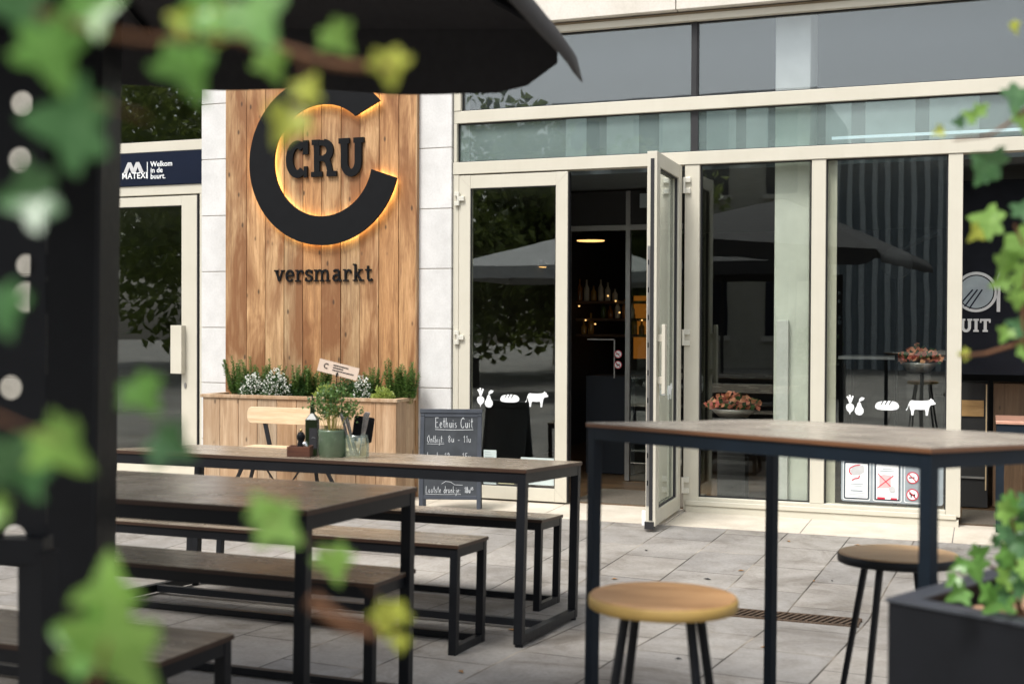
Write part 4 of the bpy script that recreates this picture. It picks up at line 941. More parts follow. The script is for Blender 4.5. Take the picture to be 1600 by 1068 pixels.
# ================================================================= TABLES AND BENCHES
def make_table(L_, Wd, Hh, tube, topt, name, label, cat, topmat='top', edgemat='edge', apron=None, stretch='mid', steel='steel', group=None, feet=False):
    t = thing(name, label, cat, group=group); a = apron or tube; top0 = Hh-topt; fo = .012 if feet else 0
    m = MB(); m.box(-L_, 0, 0, Wd, top0+.0018, Hh); m.build({'table': 'tabletop', 'bench': 'seat'}[cat], M[topmat], t, bevel=.001)
    m = MB(); m.box(-L_-.001, .001, -.001, Wd+.001, top0, Hh-.0025); m.build('edge_band', M[edgemat], t)
    i = .004; zr0, zr1 = top0-a, top0-.0006
    m = MB(); m.box(-L_+i+tube, -i-tube, i, i+tube*.9, zr0, zr1); m.box(-L_+i+tube, -i-tube, Wd-i-tube*.9, Wd-i, zr0, zr1)
    m.box(-i-tube+.002, -i-.002, i+tube, Wd-i-tube, zr0+.001, zr1); m.box(-L_+i+.002, -L_+i+tube-.002, i+tube, Wd-i-tube, zr0+.001, zr1); m.build('apron', M[steel], t, bevel=.0015)
    for x in (-L_+i, -i-tube):
        for y in (i, Wd-i-tube):
            m = MB(); m.box(x, x+tube, y, y+tube, fo, zr1); m.build('leg', M[steel], t, bevel=.0018)
            if feet: MB().lathe([(.017, 0), (.019, .003), (.019, .008), (.008, .012), (.008, .016)], (x+tube/2, y+tube/2, 0), 12).build('foot', M['steel'], t)
    for x in (-L_+i, -i-tube): m = MB(); m.box(x+.0015, x+tube-.0015, i+tube, Wd-i-tube, fo+.001, fo+tube); m.build('floor_rail', M[steel], t, bevel=.0015)
    y = Wd/2 if stretch == 'mid' else Wd-i-tube
    m = MB(); m.box(-L_+i+tube, -i-tube, y+.002, y+tube-.002, fo+.003, fo+tube-.002); m.build('stretcher', M[steel], t, bevel=.0015)
    return t
def put(t, x, y, Wd, rz=0):
    z0, z1 = gz(y), gz(y+Wd); sl = math.atan2(z1-z0, Wd)
    t.location = (x, y, z0); t.rotation_euler = (sl, 0, R_(rz))
# table A & bench pair; table B & benches
TB = make_table(2.25, .80, .775, .04, .018, 'dining_table', 'long dark outdoor table with the herb pot standing on it', 'table', feet=True, apron=.048, group='dark terrace tables')
put(TB, -1.88, -4.20, .80)
TB2 = dup(TB, label='nearer long dark outdoor table with bare top, second from the camera'); put(TB2, -1.97, -5.90, .80)
BN = make_table(2.15, .34, .465, .035, .016, 'bench', 'far bench on the door side of the table with the herb pot', 'bench', stretch='back', apron=.04, group='dark terrace benches')
put(BN, -2.12, -3.30, .34)
B2 = dup(BN, label='bench on the near side of the table with the herb pot'); put(B2, -2.08, -4.46, .34)
B3 = dup(BN, label='bench tucked along the far side of the bare topped table'); put(B3, -1.99, -5.40, .34)
B4 = dup(BN, label='nearest bench, its end at the bottom left by the big ivy leaf'); put(B4, -2.0, -6.58, .42)

# bar table
A0 = Vector((.212, 3.73)); a1 = R_(-54); uL = Vector((math.cos(a1), math.sin(a1))); uW = Vector((-uL.y, uL.x))
def c2w(X_, Z_): return Vector((X_*_r0.x+Z_*_f0.x, CAMP.y+X_*_r0.y+Z_*_f0.y))
pA = c2w(*A0); Lb, Wb = 1.212, .82; pB = c2w(*(A0+uL*Lb)); dirw = (pB-pA).normalized()
BT = make_table(Lb, Wb, 1.08, .031, .013, 'bar_table', 'tall blue black bar table with brown wood top on the right', 'table', 'bar_top', 'edge_w', apron=.038, stretch='mid', steel='steel_b')
zB = CAMP.z-.268-1.08
BT.location = (pB.x, pB.y, zB); BT.rotation_euler = (0, 0, math.atan2(dirw.y, dirw.x))
nrm = Vector((0, .035, 1)).normalized()
BT.rotation_mode = 'QUATERNION'
BT.rotation_quaternion = Vector((0, 0, 1)).rotation_difference(nrm) @ Matrix.Rotation(math.atan2(dirw.y, dirw.x), 4, 'Z').to_quaternion()

# stools
def make_stool(name, label, wm, em, h, r=.18):
    t = thing(name, label, 'stool', group='round wooden bar stools')
    MB().lathe([(.001, h-.033), (r-.006, h-.033), (r-.001, h-.030), (r, h-.018), (r-.001, h-.008), (r-.003, h-.005)], n=64).build('seat_edge', M[em], t, smooth=True)
    MB().lathe([(r-.0045, h-.0065), (r-.007, h-.001), (r-.012, h), (.001, h)], n=64).build('seat', M[wm], t, smooth=False)
    for k in range(4):
        a = R_(45+90*k); d = Vector((math.cos(a), math.sin(a), 0)); MB().beam(d*(r*.60)+Vector((0, 0, h-.037)), d*(r+.055), .019, .019, up=d, w2=.015, h2=.015).build('leg', M['steel'], t, bevel=.003)
    return t
def stool_at(t, px, py, dist, rz):
    p = D(px, py, dist); t.location = (p.x, p.y, p.z-t['h']); t.rotation_euler = (R_(-1.5), 0, R_(rz))
s1 = make_stool('bar_stool', 'light wood round stool with pale edge in front of the bar table', 'stool_w', 'stool_e', .755); s1['h'] = .755
stool_at(s1, 1034, 930, 2.99, 5)
s2 = make_stool('bar_stool', 'darker round stool with black edge behind the bar table', 'stool_d', 'steel', .69, .19); s2['h'] = .69
stool_at(s2, 1406, 864, 3.98, 20)
for s_ in (s1, s2): del s_['h']

# black planter with ivy
P1 = c2w(.745, 2.46); P2_ = c2w(.745+.60, 2.46-.60*1.08); P4 = c2w(.745+.42, 2.46+.36)
e1 = (P2_-P1).normalized(); e2 = Vector((-e1.y, e1.x)); zr = CAMP.z-.535
bp = thing('black_planter', 'black metal planter box with rim at the bottom right', 'planter', (P1.x, P1.y, 0), (0, 0, math.atan2(e1.y, e1.x)))
Lp, Wp = 1.1, .50; g0 = gz(P1.y)
m = MB(); tk = .02; zb = zr-.008
m.box(0, Lp, 0, tk, g0, zb); m.box(0, Lp, Wp-tk, Wp, g0, zb); m.box(0, tk, tk, Wp-tk, g0, zb); m.box(Lp-tk, Lp, tk, Wp-tk, g0, zb); m.build('wall', M['steel'], bp, bevel=.002)
m = MB(); m.box(-.004, Lp, -.004, .045, zb, zr); m.box(-.004, Lp, Wp-.045, Wp+.004, zb, zr); m.box(-.004, .045, .045, Wp-.045, zb, zr); m.build('rim', plain('rim_grey_steel', (.05, .055, .065), .35, 0, .1), bp, bevel=.002)
m = MB(); m.box(tk, Lp-tk, tk, Wp-tk, g0+.1, zr-.07); m.build('soil', M['soil'], bp)
m = MB()
for k in range(420):
    x, y = random.uniform(.05, Lp-.05), random.uniform(.05, Wp-.05); r = random.uniform(.007, .014)
    m.lathe([(.001, -r), (r*.8, -r*.6), (r, 0), (r*.8, r*.6), (.001, r)], (x, y, zr-.062+random.uniform(0, .012)), 7)
o = m.build('clay_pebbles', M['clay'], bp, smooth=True); o['kind'] = 'stuff'

# ---- chair by the planter
cy = -.95; cp = W(440, 700, cy)
chg = gz(cy)
ch = thing('bench_chair', 'low folding seat with pale wood backrest standing in front of the planter', 'chair', (0, 0, 0))
q = lambda px, py, y=cy: W(px, py, y)
a, b = q(386, 650, cy+.25), q(545, 650, cy+.25); zt1, zt0 = q(460, 637, cy+.25).z, q(460, 663, cy+.25).z
MB().prism(rr(a.x, b.x, zt0, zt1, .045, 6), .018, o=(0, cy+.25, 0)).build('backrest', M['birch'], ch, bevel=.004)
sz = q(400, 701, cy-.1).z
a2, b2 = q(364, 702, cy-.1), q(528, 702, cy-.1)
MB().box(a2.x, b2.x, cy-.12, cy+.22, sz-.02, sz).build('seat', M['birch'], ch, bevel=.004)
for px in (417, 512): 
    p0 = q(px-4, 664, cy+.24); p1 = q(px+3, 705, cy+.22); m = MB(); m.beam(q(px-6, 645, cy+.275), Vector((p1.x, cy+.24, sz-.02)), .035, .012, up=Vector((0, 1, 0))); m.build('back_bracket', M['steel'], ch)
for (p_, q_) in (((382, 722), (362, 765)), ((398, 722), (387, 765))): 
    y_ = cy-.1 if p_[0] == 382 else cy+.2
    t0 = W(p_[0], p_[1], y_); t1 = W(q_[0], q_[1], y_); dd = (t1-t0); k1 = (gz(y_)-t0.z)/dd.z; MB().beam(t0-dd*((t0.z-sz+.02)/dd.z*-1) if False else Vector((t0.x-dd.x*((t0.z-(sz-.02))/dd.z), y_, sz-.02)), t0+dd*k1, .022, .022).build('leg', M['steel'], ch)
for (p_, q_) in (((492, 722), (497, 765)), ((504, 722), (525, 765))):
    y_ = cy+.2 if p_[0] == 492 else cy-.1
    t0 = W(p_[0], p_[1], y_); t1 = W(q_[0], q_[1], y_); dd = (t1-t0); k1 = (gz(y_)-t0.z)/dd.z; MB().beam(Vector((t0.x-dd.x*((t0.z-(sz-.02))/dd.z), y_, sz-.02)), t0+dd*k1, .022, .022).build('leg', M['steel'], ch)
for (p_, q_) in (((400, 722), (432, 757)), ((488, 722), (452, 758))):
    t0, t1 = W(*p_, cy+.05), W(*q_, cy+.05); MB().beam(t0+Vector((0, 0, .08)), t1, .010, .010).build('brace', M['steel'], ch)

# ================================================================= THINGS ON THE TABLE
TBM = Matrix.Translation(TB.location) @ TB.rotation_euler.to_matrix().to_4x4()
def ont(px, py):                                       # pixel -> point on the far table's top
    n = TBM.to_3x3() @ Vector((0, 0, 1)); p0 = TBM @ Vector((0, 0, .7755)); d = ray(px, py); return CAMP + d*((p0-CAMP).dot(n)/d.dot(n))
sc1 = lambda p: (Vector(p)-CAMP).dot(_F)/FPX           # metres per pixel there
p = ont(466, 713.5); k = sc1(p)
cb = thing('condiment_box', 'small dark red wood box on the table left of the oil bottle', 'box', p, (0, 0, TH*.9)); w_, h_ = 36*k, 16*k
m = MB(); m.box(-w_/2, w_/2, 0, .008, 0, h_); m.box(-w_/2, w_/2, .082, .09, 0, h_); m.box(-w_/2, -w_/2+.008, .008, .082, 0, h_-.001); m.box(w_/2-.008, w_/2, .008, .082, 0, h_-.001); m.box(-w_/2+.008, w_/2-.008, .008, .082, 0.001, .008); m.build('box_wall', M['boxred'], cb, bevel=.001)
p2 = p+Vector((.0, .04, .01)); t = thing('pepper_mill', 'small black pepper mill with brass knob in the dark red box', 'mill', p2+_r0*(-.008))
MB().lathe([(.017, 0), (.018, .05), (.013, .06), (.020, .075), (.020, .09), (.012, .105), (.001, .107)], n=16).build('body', M['black'], t, True)
MB().lathe([(.003, .105), (.006, .112), (.006, .118), (.001, .122)], n=10).build('knob', plain('brass', (.5, .36, .15), .3, .9), t, True)
t = thing('salt_cellar', 'short steel salt cellar leaning in the dark red box', 'shaker', p2+_r0*.028, (R_(8), R_(-18), 0))
MB().lathe([(.015, 0), (.016, .05), (.014, .062), (.001, .064)], n=14).build('body', M['chrome'], t, True)
p = ont(488, 711.5); k = sc1(p); bo = thing('oil_bottle', 'tall dark square oil bottle with pourer beside the potted herb', 'bottle', p, (0, 0, TH*.9))
m = MB(); s_ = 19*k/2; hgt = 95*k
m.add([(x*s_, y*s_, z) for z in (0, 57*k) for x, y in ((-1, -1), (1, -1), (1, 1), (-1, 1))]+[(x*.35*s_, y*.35*s_, 66*k) for x, y in ((-1, -1), (1, -1), (1, 1), (-1, 1))]+[(x*.35*s_, y*.35*s_, 78*k) for x, y in ((-1, -1), (1, -1), (1, 1), (-1, 1))],
      [(0, 1, 2, 3)]+[(4*j+i, 4*j+(i+1) % 4, 4*j+4+(i+1) % 4, 4*j+4+i) for j in range(3) for i in range(4)]+[(12, 13, 14, 15)]); m.build('glass_body', M['bottle'], bo, bevel=.004, seg=3)
MB().lathe([(.009, 70*k), (.009, 83*k), (.004, 85*k), (.0035, hgt), (.001, hgt)], n=12).build('pourer', M['black'], bo, True)
m = MB(); m.box(-s_*.3, s_*.95, -s_-.0012, -s_-.0004, 12*k, 44*k); lb_ = m.build('paper_label', plain('label_dark', (.03, .03, .035), .6), bo); m = MB(); m.box(s_*.1, s_*.6, -s_-.002, -s_-.0014, 28*k, 30*k); m.build('label_mark', M['chrome'], lb_)
# potted herb
p = ont(519, 713.5); k = sc1(p); rp = 21.5*k; hp = 43*k
po = thing('potted_herb', 'green glazed ceramic pot of leafy parsley on the table', 'plant', p)
pot = MB().lathe([(rp*.90, 0), (rp*.96, .004), (rp*.96, hp*.13), (rp*1.0, hp*.16), (rp*1.0, hp*.94), (rp*.98, hp), (rp*.90, hp), (rp*.88, hp*.8), (.001, hp*.8)], n=36).build('pot', M['ceramic'], po, True)
MB().lathe([(.001, hp*.80), (rp*.87, hp*.82), (.001, hp*.86)], n=20).build('soil', M['soil'], po)
st = MB(); lf = MB()
for kk in range(46):
    a = random.uniform(0, 6.28); r = random.uniform(0, 1)**.6; base = Vector((math.cos(a)*rp*.6*r, math.sin(a)*rp*.6*r, hp*.85))
    top = Vector((math.cos(a)*rp*1.75*r+random.uniform(-.01, .01), math.sin(a)*rp*1.3*r, hp+random.uniform(30, 74)*k*(1-.25*r)))
    mid = base.lerp(top, .5)+Vector((0, 0, .012)); st.tube([base, mid, top], .0013, 4, .0008)
    for j in range(26):
        c = top+Vector((random.gauss(0, .018), random.gauss(0, .018), random.gauss(0, .012))) if j < 20 else mid.lerp(top, random.random())+rv()*.01
        u = (rv()+Vector((0, 0, .3))).normalized(); s_ = random.uniform(.010, .021); leafcard(lf, c, u, rv().cross(u).normalized(), s_, s_*.75)
st.build('stem', plain('stem_yellow', (.42, .36, .10), .6), po); lf.build('foliage', M['herb'], po)
# card sign on stake
p_ = D(528.5, 577, (p-CAMP).dot(_F)); ang = -14
cs = thing('card_sign', 'tilted peach card on a black stake standing in the herb pot', 'sign', p_, (0, R_(-ang), TH*.9))
cw, chh = 64*k, 19.5*k
MB().box(-cw/2, cw/2, 0, .002, -chh/2, chh/2).build('card', M['peach'], cs)
m = MB(); L = [(-cw*.30+chh*.22*math.cos(R_(a)), chh*.05+chh*.22*math.sin(R_(a))) for a in range(40, 325, 15)]; Q = [(-cw*.30+chh*.15*math.cos(R_(a)), chh*.05+chh*.15*math.sin(R_(a))) for a in range(40, 325, 15)]
m.strip(L, Q, .0006, o=(0, -.0012, 0)); m.build('logo', M['black'], cs)
m = MB()
for j, (l, r) in enumerate(((-.14, .24), (-.14, .12), (-.14, .40))): m.box(cw*l, cw*r, -.0010, -.0004, chh*(.22-.2*j), chh*(.30-.2*j))
m.build('printed_lines', M['dark2'], cs)
m = MB(); m.box(-.004, .004, -.004, -.0012, -chh*.62, -chh*.25); m.build('clip', M['black'], cs)
m = MB(); m.tube([Vector((0, .004, -chh*.4)), Vector((.02, .006, -48*k))], .0022, 6); m.build('stake', M['black'], cs)
# cutlery jar
p = ont(557, 714.5); k = sc1(p); rj_ = 19.5*k; hj = 36*k
jr = thing('cutlery_jar', 'clear glass jar of knives and forks at the right of the herb pot', 'jar', p)
MB().lathe([(rj_*.9, 0), (rj_, .006), (rj_, hj*.80), (rj_*.92, hj*.88), (rj_*.95, hj), (rj_*.90, hj), (rj_*.87, hj*.88), (rj_*.95, hj*.79), (rj_*.95, .010), (.001, .010)], n=32).build('glass_wall', M['jar'], jr, True)
grp = 'knives and forks in the glass jar'
for j in range(9):
    x = (-.85+.13*j)*rj_*.7; ln = random.uniform(.19, .225); dx = -.28-.04*(j % 3) if j < 6 else .22
    t = thing('table_knife' if j % 2 else 'fork', 'steel %s handle up among the cutlery in the glass jar' % ('knife' if j % 2 else 'fork'), 'cutlery', p+_r0*(x+.012)+_f0*(random.uniform(-.4, .4)*rj_)+Vector((0, 0, .012)), (0, R_(dx*45), TH), group=grp)
    m = MB(); m.box(-.0035, .0035, -.001, .001, 0, ln*.4); m.add([(-.003, -.002, ln*.4), (.003, -.002, ln*.4), (.003, .002, ln*.4), (-.003, .002, ln*.4), (-.009, -.003, ln), (.009, -.003, ln), (.009, .003, ln), (-.009, .003, ln)], [(0, 1, 2, 3), (4, 5, 6, 7), (0, 1, 5, 4), (1, 2, 6, 5), (2, 3, 7, 6), (3, 0, 4, 7)]); m.build('blade', M['chrome'], t, bevel=.001)
t = thing('menu_tablet', 'black rounded menu board standing up in the cutlery jar', 'menu', p+_f0*(rj_*.55)+_r0*.010+Vector((0, 0, .012)), (0, R_(8), TH*.9))
MB().prism(rr(-16*k, 16*k, 20*k, 60*k, .01), .006).build('board', M['black'], t); 
t = thing('menu_card', 'brown kraft card with round mark leaning on the cutlery jar', 'card', p+_f0*(-rj_*.2)+_r0*(rj_*.45)+Vector((0, 0, .012)), (R_(-3), 0, TH*1.3))
MB().box(-.017, .020, 0, .001, 0, .085).build('card', M['kraft'], t); m = MB(); L = [(.004+.009*math.cos(R_(a)), .055+.009*math.sin(R_(a))) for a in range(40, 325, 15)]; Q = [(.004+.006*math.cos(R_(a)), .055+.006*math.sin(R_(a))) for a in range(40, 325, 15)]; m.strip(L, Q, .0005, o=(0, -.001, 0)); m.build('mark', M['black'], t)

# ================================================================= PARASOL
ps = thing('parasol', 'big black terrace parasol reaching in from the top left', 'parasol')
def C3(X_, Z_, h): q = c2w(X_, Z_); return Vector((q.x, q.y, CAMP.z+h))
# hem line: far edge from corner to the left, right edge from the corner back to the camera
cB = C3(.135, 3.80, .695); dF = Vector((-.934, .357)); 
def far(t, h): X_, Z_ = .135+dF.x*t, 3.80+dF.y*t; return C3(X_, Z_, h+.083*t)
def near(t, h): X_, Z_ = .165-.2256*t, 3.80-.975*t; return C3(X_, Z_, h)
vt = .20                                             # valance drop
mb = MB(); n = 30
top = [far(i*3.0/n, .695+vt) for i in range(n+1)]
bot = []
for i in range(n+1):
    t = i*3.0/n; d = .0
    bot.append(far(t, .695 + (.10*(1-t/.2)**2 if t < .2 else 0) + .006*math.sin(t*9)))
off = Vector((0, -.0035, 0))
vs = top+bot+[v+off for v in top]+[v+off for v in bot]; N = n+1
fs = []
for i in range(n): fs += [(i, i+1, N+i+1, N+i), (2*N+i+1, 2*N+i, 3*N+i, 3*N+i+1), (i, 2*N+i, 2*N+i+1, i+1), (N+i, N+i+1, 3*N+i+1, 3*N+i)]
fs += [(0, N, 3*N, 2*N), (n, 2*N+n, 3*N+n, N+n)]
mb.add(vs, fs); mb.build('valance', M['fabric'], ps, smooth=False)
mb = MB(); n = 24; N = n+1
top = [near(i*3.2/n, .695+vt)-_r0*.03 for i in range(N)]
bot = [near(i*3.2/n, .735-.0*i+.006*math.sin(i*.9))+_r0*(.035+.02*math.sin(i*.35)) for i in range(N)]
mid = [a.lerp(b, .5)+_r0*.022 for a, b in zip(top, bot)]
bot[0] = near(-.02, .735)+_r0*.04; bot[0].z = CAMP.z+.742
offr = _r0*.0035
vs = top+mid+bot+[v+offr for v in top+mid+bot]; fs = []
for i in range(n):
    for j in (0, 1): fs += [(j*N+i, j*N+i+1, (j+1)*N+i+1, (j+1)*N+i), (3*N+j*N+i+1, 3*N+j*N+i, 3*N+(j+1)*N+i, 3*N+(j+1)*N+i+1)]
    fs += [(2*N+i, 2*N+i+1, 5*N+i+1, 5*N+i), (i, 3*N+i, 3*N+i+1, i+1)]
fs += [(0, N, 4*N, 3*N), (N, 2*N, 5*N, 4*N), (n, 3*N+n, 4*N+n, N+n), (N+n, 4*N+n, 5*N+n, 2*N+n)]
mb.add(vs, fs); mb.build('valance', plain('parasol_fabric_side', (.028, .026, .027), .75, 0, .15, 30), ps, smooth=True)
c0_ = far(0, .695+vt); c1_ = far(3.0, .695+vt); c2_ = near(3.2, .695+vt)-_r0*.03; c3_ = c1_+(c2_-c0_); ap = (c0_+c1_+c2_+c3_)/4+Vector((0, 0, .65))
mb = MB(); up = Vector((0, 0, .004)); P_ = [c0_, c1_, c3_, c2_, ap]
mb.add(P_+[v+up for v in P_], [(0, 1, 4), (1, 2, 4), (2, 3, 4), (3, 0, 4), (5, 6, 9), (6, 7, 9), (7, 8, 9), (8, 5, 9), (0, 1, 6, 5), (1, 2, 7, 6), (2, 3, 8, 7), (3, 0, 5, 8)]); mb.build('canopy', M['fabric'], ps)
for c in (c0_, c1_, c2_, c3_, (c0_+c1_)/2, (c0_+c2_)/2, (c1_+c3_)/2, (c2_+c3_)/2): MB().beam(c+Vector((0, 0, -.015)), ap+Vector((0, 0, -.05)), .022, .014).build('rib', M['steel'], ps)
# seam ribbon at the canopy corner
mb = MB(); mb.beam(c0_+Vector((0, 0, -.004)), near(1.4, .695+vt)-_r0*.03+Vector((0, 0, -.006)), .010, .004); mb.build('seam', plain('seam_tape', (.10, .09, .07), .7), ps)
# mast
msx = D(108, 700, 3.5); rz_ = TH
mg = gz(msx.y)
mb = MB(); MR = Matrix.Translation((msx.x, msx.y, mg)) @ Matrix.Rotation(R_(0.9), 4, 'Y') @ Matrix.Rotation(TH, 4, 'Z')
mb.box(-.095, .095, -.095, .095, 0, 2.25, MR); mb.build('mast', M['steel'], ps, bevel=.012)
mb = MB(); mb.beam((msx.x, msx.y, mg+2.2), ap+Vector((0, 0, -.03)), .07, .07); mb.build('arm', M['steel'], ps)
# perforated steel panel beside the mast
pp = thing('perforated_screen', 'black steel wind screen upright with a row of round holes at the far left', 'screen')
dp = 2.5
def sp(px, py): return D(px, py, dp)
mb = MB(); kpx = dp/FPX
holes = [162, 250, 414, 464, 605, 840]
o0 = sp(22, 534); ux = _r0; 
hr = [19, 20, 17, 24, 19, 20]
# plate built as bands of quads round each hole
y_top, y_bot = -20, 866
cur = y_top
def S3(px, py, d=0): return o0+ux*((px-22)*kpx)+Vector((0, 0, (534-py)*kpx))+_f0*d
wl, wr = -60, 72
for hy, rr_ in zip(holes, hr):
    hx_ = {162: 34, 250: 31, 372: 30, 414: 40, 464: 40, 522: 40, 605: 16}.get(hy, 22)
    y0_, y1_ = hy-rr_-1.5, hy+rr_+1.5
    for a, b in ((cur, y0_),):
        if b > a: mb.add([S3(wl, a), S3(wr, a), S3(wr, b), S3(wl, b), S3(wl, a, .006), S3(wr, a, .006), S3(wr, b, .006), S3(wl, b, .006)], [(0, 1, 2, 3), (4, 5, 6, 7), (0, 1, 5, 4), (3, 2, 6, 7), (0, 3, 7, 4), (1, 2, 6, 5)])
    nseg = 32; inner = []; outer = []
    for q_ in range(nseg):
        a = 2*math.pi*q_/nseg; c_, s_ = math.cos(a), math.sin(a); inner.append((hx_+rr_*c_*.95, hy+rr_*s_))
        tx = (wr-hx_)/c_ if c_ > 1e-6 else ((wl-hx_)/c_ if c_ < -1e-6 else 1e9); ty = (y1_-hy)/s_ if s_ > 1e-6 else ((y0_-hy)/s_ if s_ < -1e-6 else 1e9); tt = min(tx, ty); outer.append((hx_+c_*tt, hy+s_*tt))
    vs = [S3(*p_) for p_ in inner]+[S3(*p_) for p_ in outer]+[S3(*p_, .006) for p_ in inner]+[S3(*p_, .006) for p_ in outer]
    # add the corner fill
    fs = []
    for i in range(nseg):
        j = (i+1) % nseg; fs += [(i, j, nseg+j, nseg+i), (2*nseg+i, 2*nseg+j, 3*nseg+j, 3*nseg+i), (i, j, 2*nseg+j, 2*nseg+i)]
    mb.add(vs, fs)
    for (cx_, cy_) in ((wl, y0_), (wr, y0_), (wl, y1_), (wr, y1_)):
        cand = sorted(range(nseg), key=lambda i: (outer[i][0]-cx_)**2+(outer[i][1]-cy_)**2)[:2]
        mb.add([S3(*outer[cand[0]]), S3(cx_, cy_), S3(*outer[cand[1]])], [(0, 1, 2)])
    cur = y1_
mb.build('perforated_plate', M['steel'], pp)
mb = MB(); mb.box(0, 0, 0, 0, 0, 0) if False else None
m = MB(); a_, b_ = S3(60, 860), S3(60, 1160); b_.z = gz(b_.y); m.beam(a_, b_, .060, .05); m.beam(S3(-120, 858), S3(75, 858), .055, .05) ; m.build('frame', M['steel'], pp)

# ================================================================= IVY
IVY = [(0, 0), (.10, -.12), (.34, -.20), (.42, -.05), (.40, .10), (.66, .16), (.58, .34), (.30, .46), (.24, .62), (.12, .86), (0, 1.0)]
IVY = IVY + [(-x, y) for x, y in reversed(IVY[1:-1])]
def ivy_leaf(c, u, n, L, parent, mat, name='leaf', cup=None):
    cup = random.uniform(-.1, .55) if cup is None else cup; roll = random.uniform(-.5, .5)
    """u: direction base->tip, n: surface normal"""
    u = u.normalized(); s = u.cross(n).normalized(); n = s.cross(u).normalized(); m = MB(); vs = []
    cen = (0, .22)
    ring = IVY
    def P(x, y, k=1): x_, y_ = cen[0]+(x-cen[0])*k, cen[1]+(y-cen[1])*k; return c+s*(x_*L)+u*((y_-.25)*L)+n*(L*(cup*abs(x_)+roll*x_*y_*.6-.45*cup*(y_-.2)**2+random.uniform(-.012, .012)))
    nr = len(ring); tips = {0: 1, 2: 1, 5: 1, 10: 1, 15: 1, 18: 1}
    vs = [P(*p_) for p_ in ring]+[P(*p_, .66) for p_ in ring]+[P(*p_, .33) for p_ in ring]+[P(*cen)]
    fs = [(j*nr+i, j*nr+(i+1) % nr, (j+1)*nr+(i+1) % nr, (j+1)*nr+i) for j in (0, 1) for i in range(nr)]+[(2*nr+i, 2*nr+(i+1) % nr, 3*nr) for i in range(nr)]
    m.add(vs, fs); o = m.build(name, M[mat], parent, smooth=True)
    at = o.data.attributes.new('vein', 'FLOAT', 'POINT')
    for j in range(3):
        for i in range(nr): at.data[j*nr+i].value = (.75 if i in tips else 0) + .08*j
    at.data[3*nr].value = 1.0
    return o
def face_cam(tilt=.5): return (-_F+rv()*tilt).normalized()
def vine(label, leaves, stems, dist):
    t = thing('ivy_vine', label, 'vine')
    for (px, py, size, ang, mat, dd) in leaves:
        p = D(px, py, dist+dd); L = size*.74*(dist+dd)/FPX; u = (_R*math.cos(R_(ang))+_UU*math.sin(R_(ang))+_F*random.uniform(-.25, .25)); ivy_leaf(p, u, face_cam(.35), L, t, mat)
    for pts, r in stems:
        m = MB(); P_ = [D(a, b, dist+d_) for a, b, d_ in pts]; m.tube(P_, r*.9, 6, r*.5); m.build('stem', M['stem_b'], t)
    return t
vine('ivy trailing across the top left corner in front of the parasol', [
    (80, 75, 145, -75, 'leaf', 0), (40, 10, 120, 175, 'leaf_d', .03), (140, 20, 110, 30, 'leaf', .02),
    (300, 100, 125, -80, 'leaf', .08), (395, 25, 130, -60, 'leaf', .06), (318, 20, 110, 200, 'leaf', .1), (352, 38, 80, -20, 'leaf_y', .1), (290, 35, 60, 160, 'leaf_y', .1)],
    [([(60, 20, 0), (150, 50, .02), (230, 62, .05), (330, 60, .08), (400, 62, .1)], .0030)], .68)
vine('thin ivy shoot crossing the parasol edge above the shop sign', [
    (525, 56, 70, -50, 'leaf_b', 0), (606, 100, 76, -80, 'leaf_y', 0), (448, 190, 84, -110, 'leaf_y', -.05), (478, 142, 60, 60, 'leaf_y', -.03), (424, 98, 66, -70, 'leaf_b', 0)],
    [([(380, 62, 0), (450, 80, 0), (520, 100, 0), (612, 108, 0)], .0048), ([(470, 90, 0), (480, 130, 0), (455, 190, -.03)], .0016)], .85)
vine('dark ivy strand over the left post and perforated screen', [
    (118, 195, 165, 175, 'leaf_d', 0), (55, 305, 125, -170, 'leaf_d', .02), (5, 475, 105, -80, 'leaf_d', 0)],
    [([(60, 90, 0), (105, 130, 0), (150, 160, 0), (230, 185, 0)], .0016)], .72)
vine('bright ivy cluster at mid height on the left post', [
    (95, 688, 130, -50, 'leaf_b', 0), (30, 722, 140, -150, 'leaf_d', .04), (222, 612, 85, -55, 'leaf', .1), (262, 692, 90, -30, 'leaf_d', .12), (-5, 795, 60, 170, 'leaf_b', 0)],
    [([(-30, 640, 0), (40, 670, 0), (100, 690, 0)], .0014)], .72)
vine('large bright ivy leaves at the bottom left corner', [
    (180, 1005, 225, -60, 'leaf_b', 0), (140, 1000, 120, 165, 'leaf', .01), (175, 925, 120, 95, 'leaf_b', .02)],
    [([(120, 1120, 0), (150, 1060, 0), (170, 990, 0)], .0018)], .72)
vine('small ivy shoot hanging in front of the bare topped table', [
    (432, 818, 95, -40, 'leaf_b', 0), (410, 795, 60, 120, 'leaf_b', 0), (522, 873, 80, -80, 'leaf_b', .1), (606, 958, 76, -100, 'leaf_y', .15), (625, 1000, 40, -90, 'leaf_y', .15)],
    [([(380, 780, 0), (430, 815, 0), (520, 865, .1), (600, 940, .15), (625, 1000, .15)], .0010), ([(485, 935, -.1), (530, 970, -.1), (590, 990, -.1)], .0055)], .85)
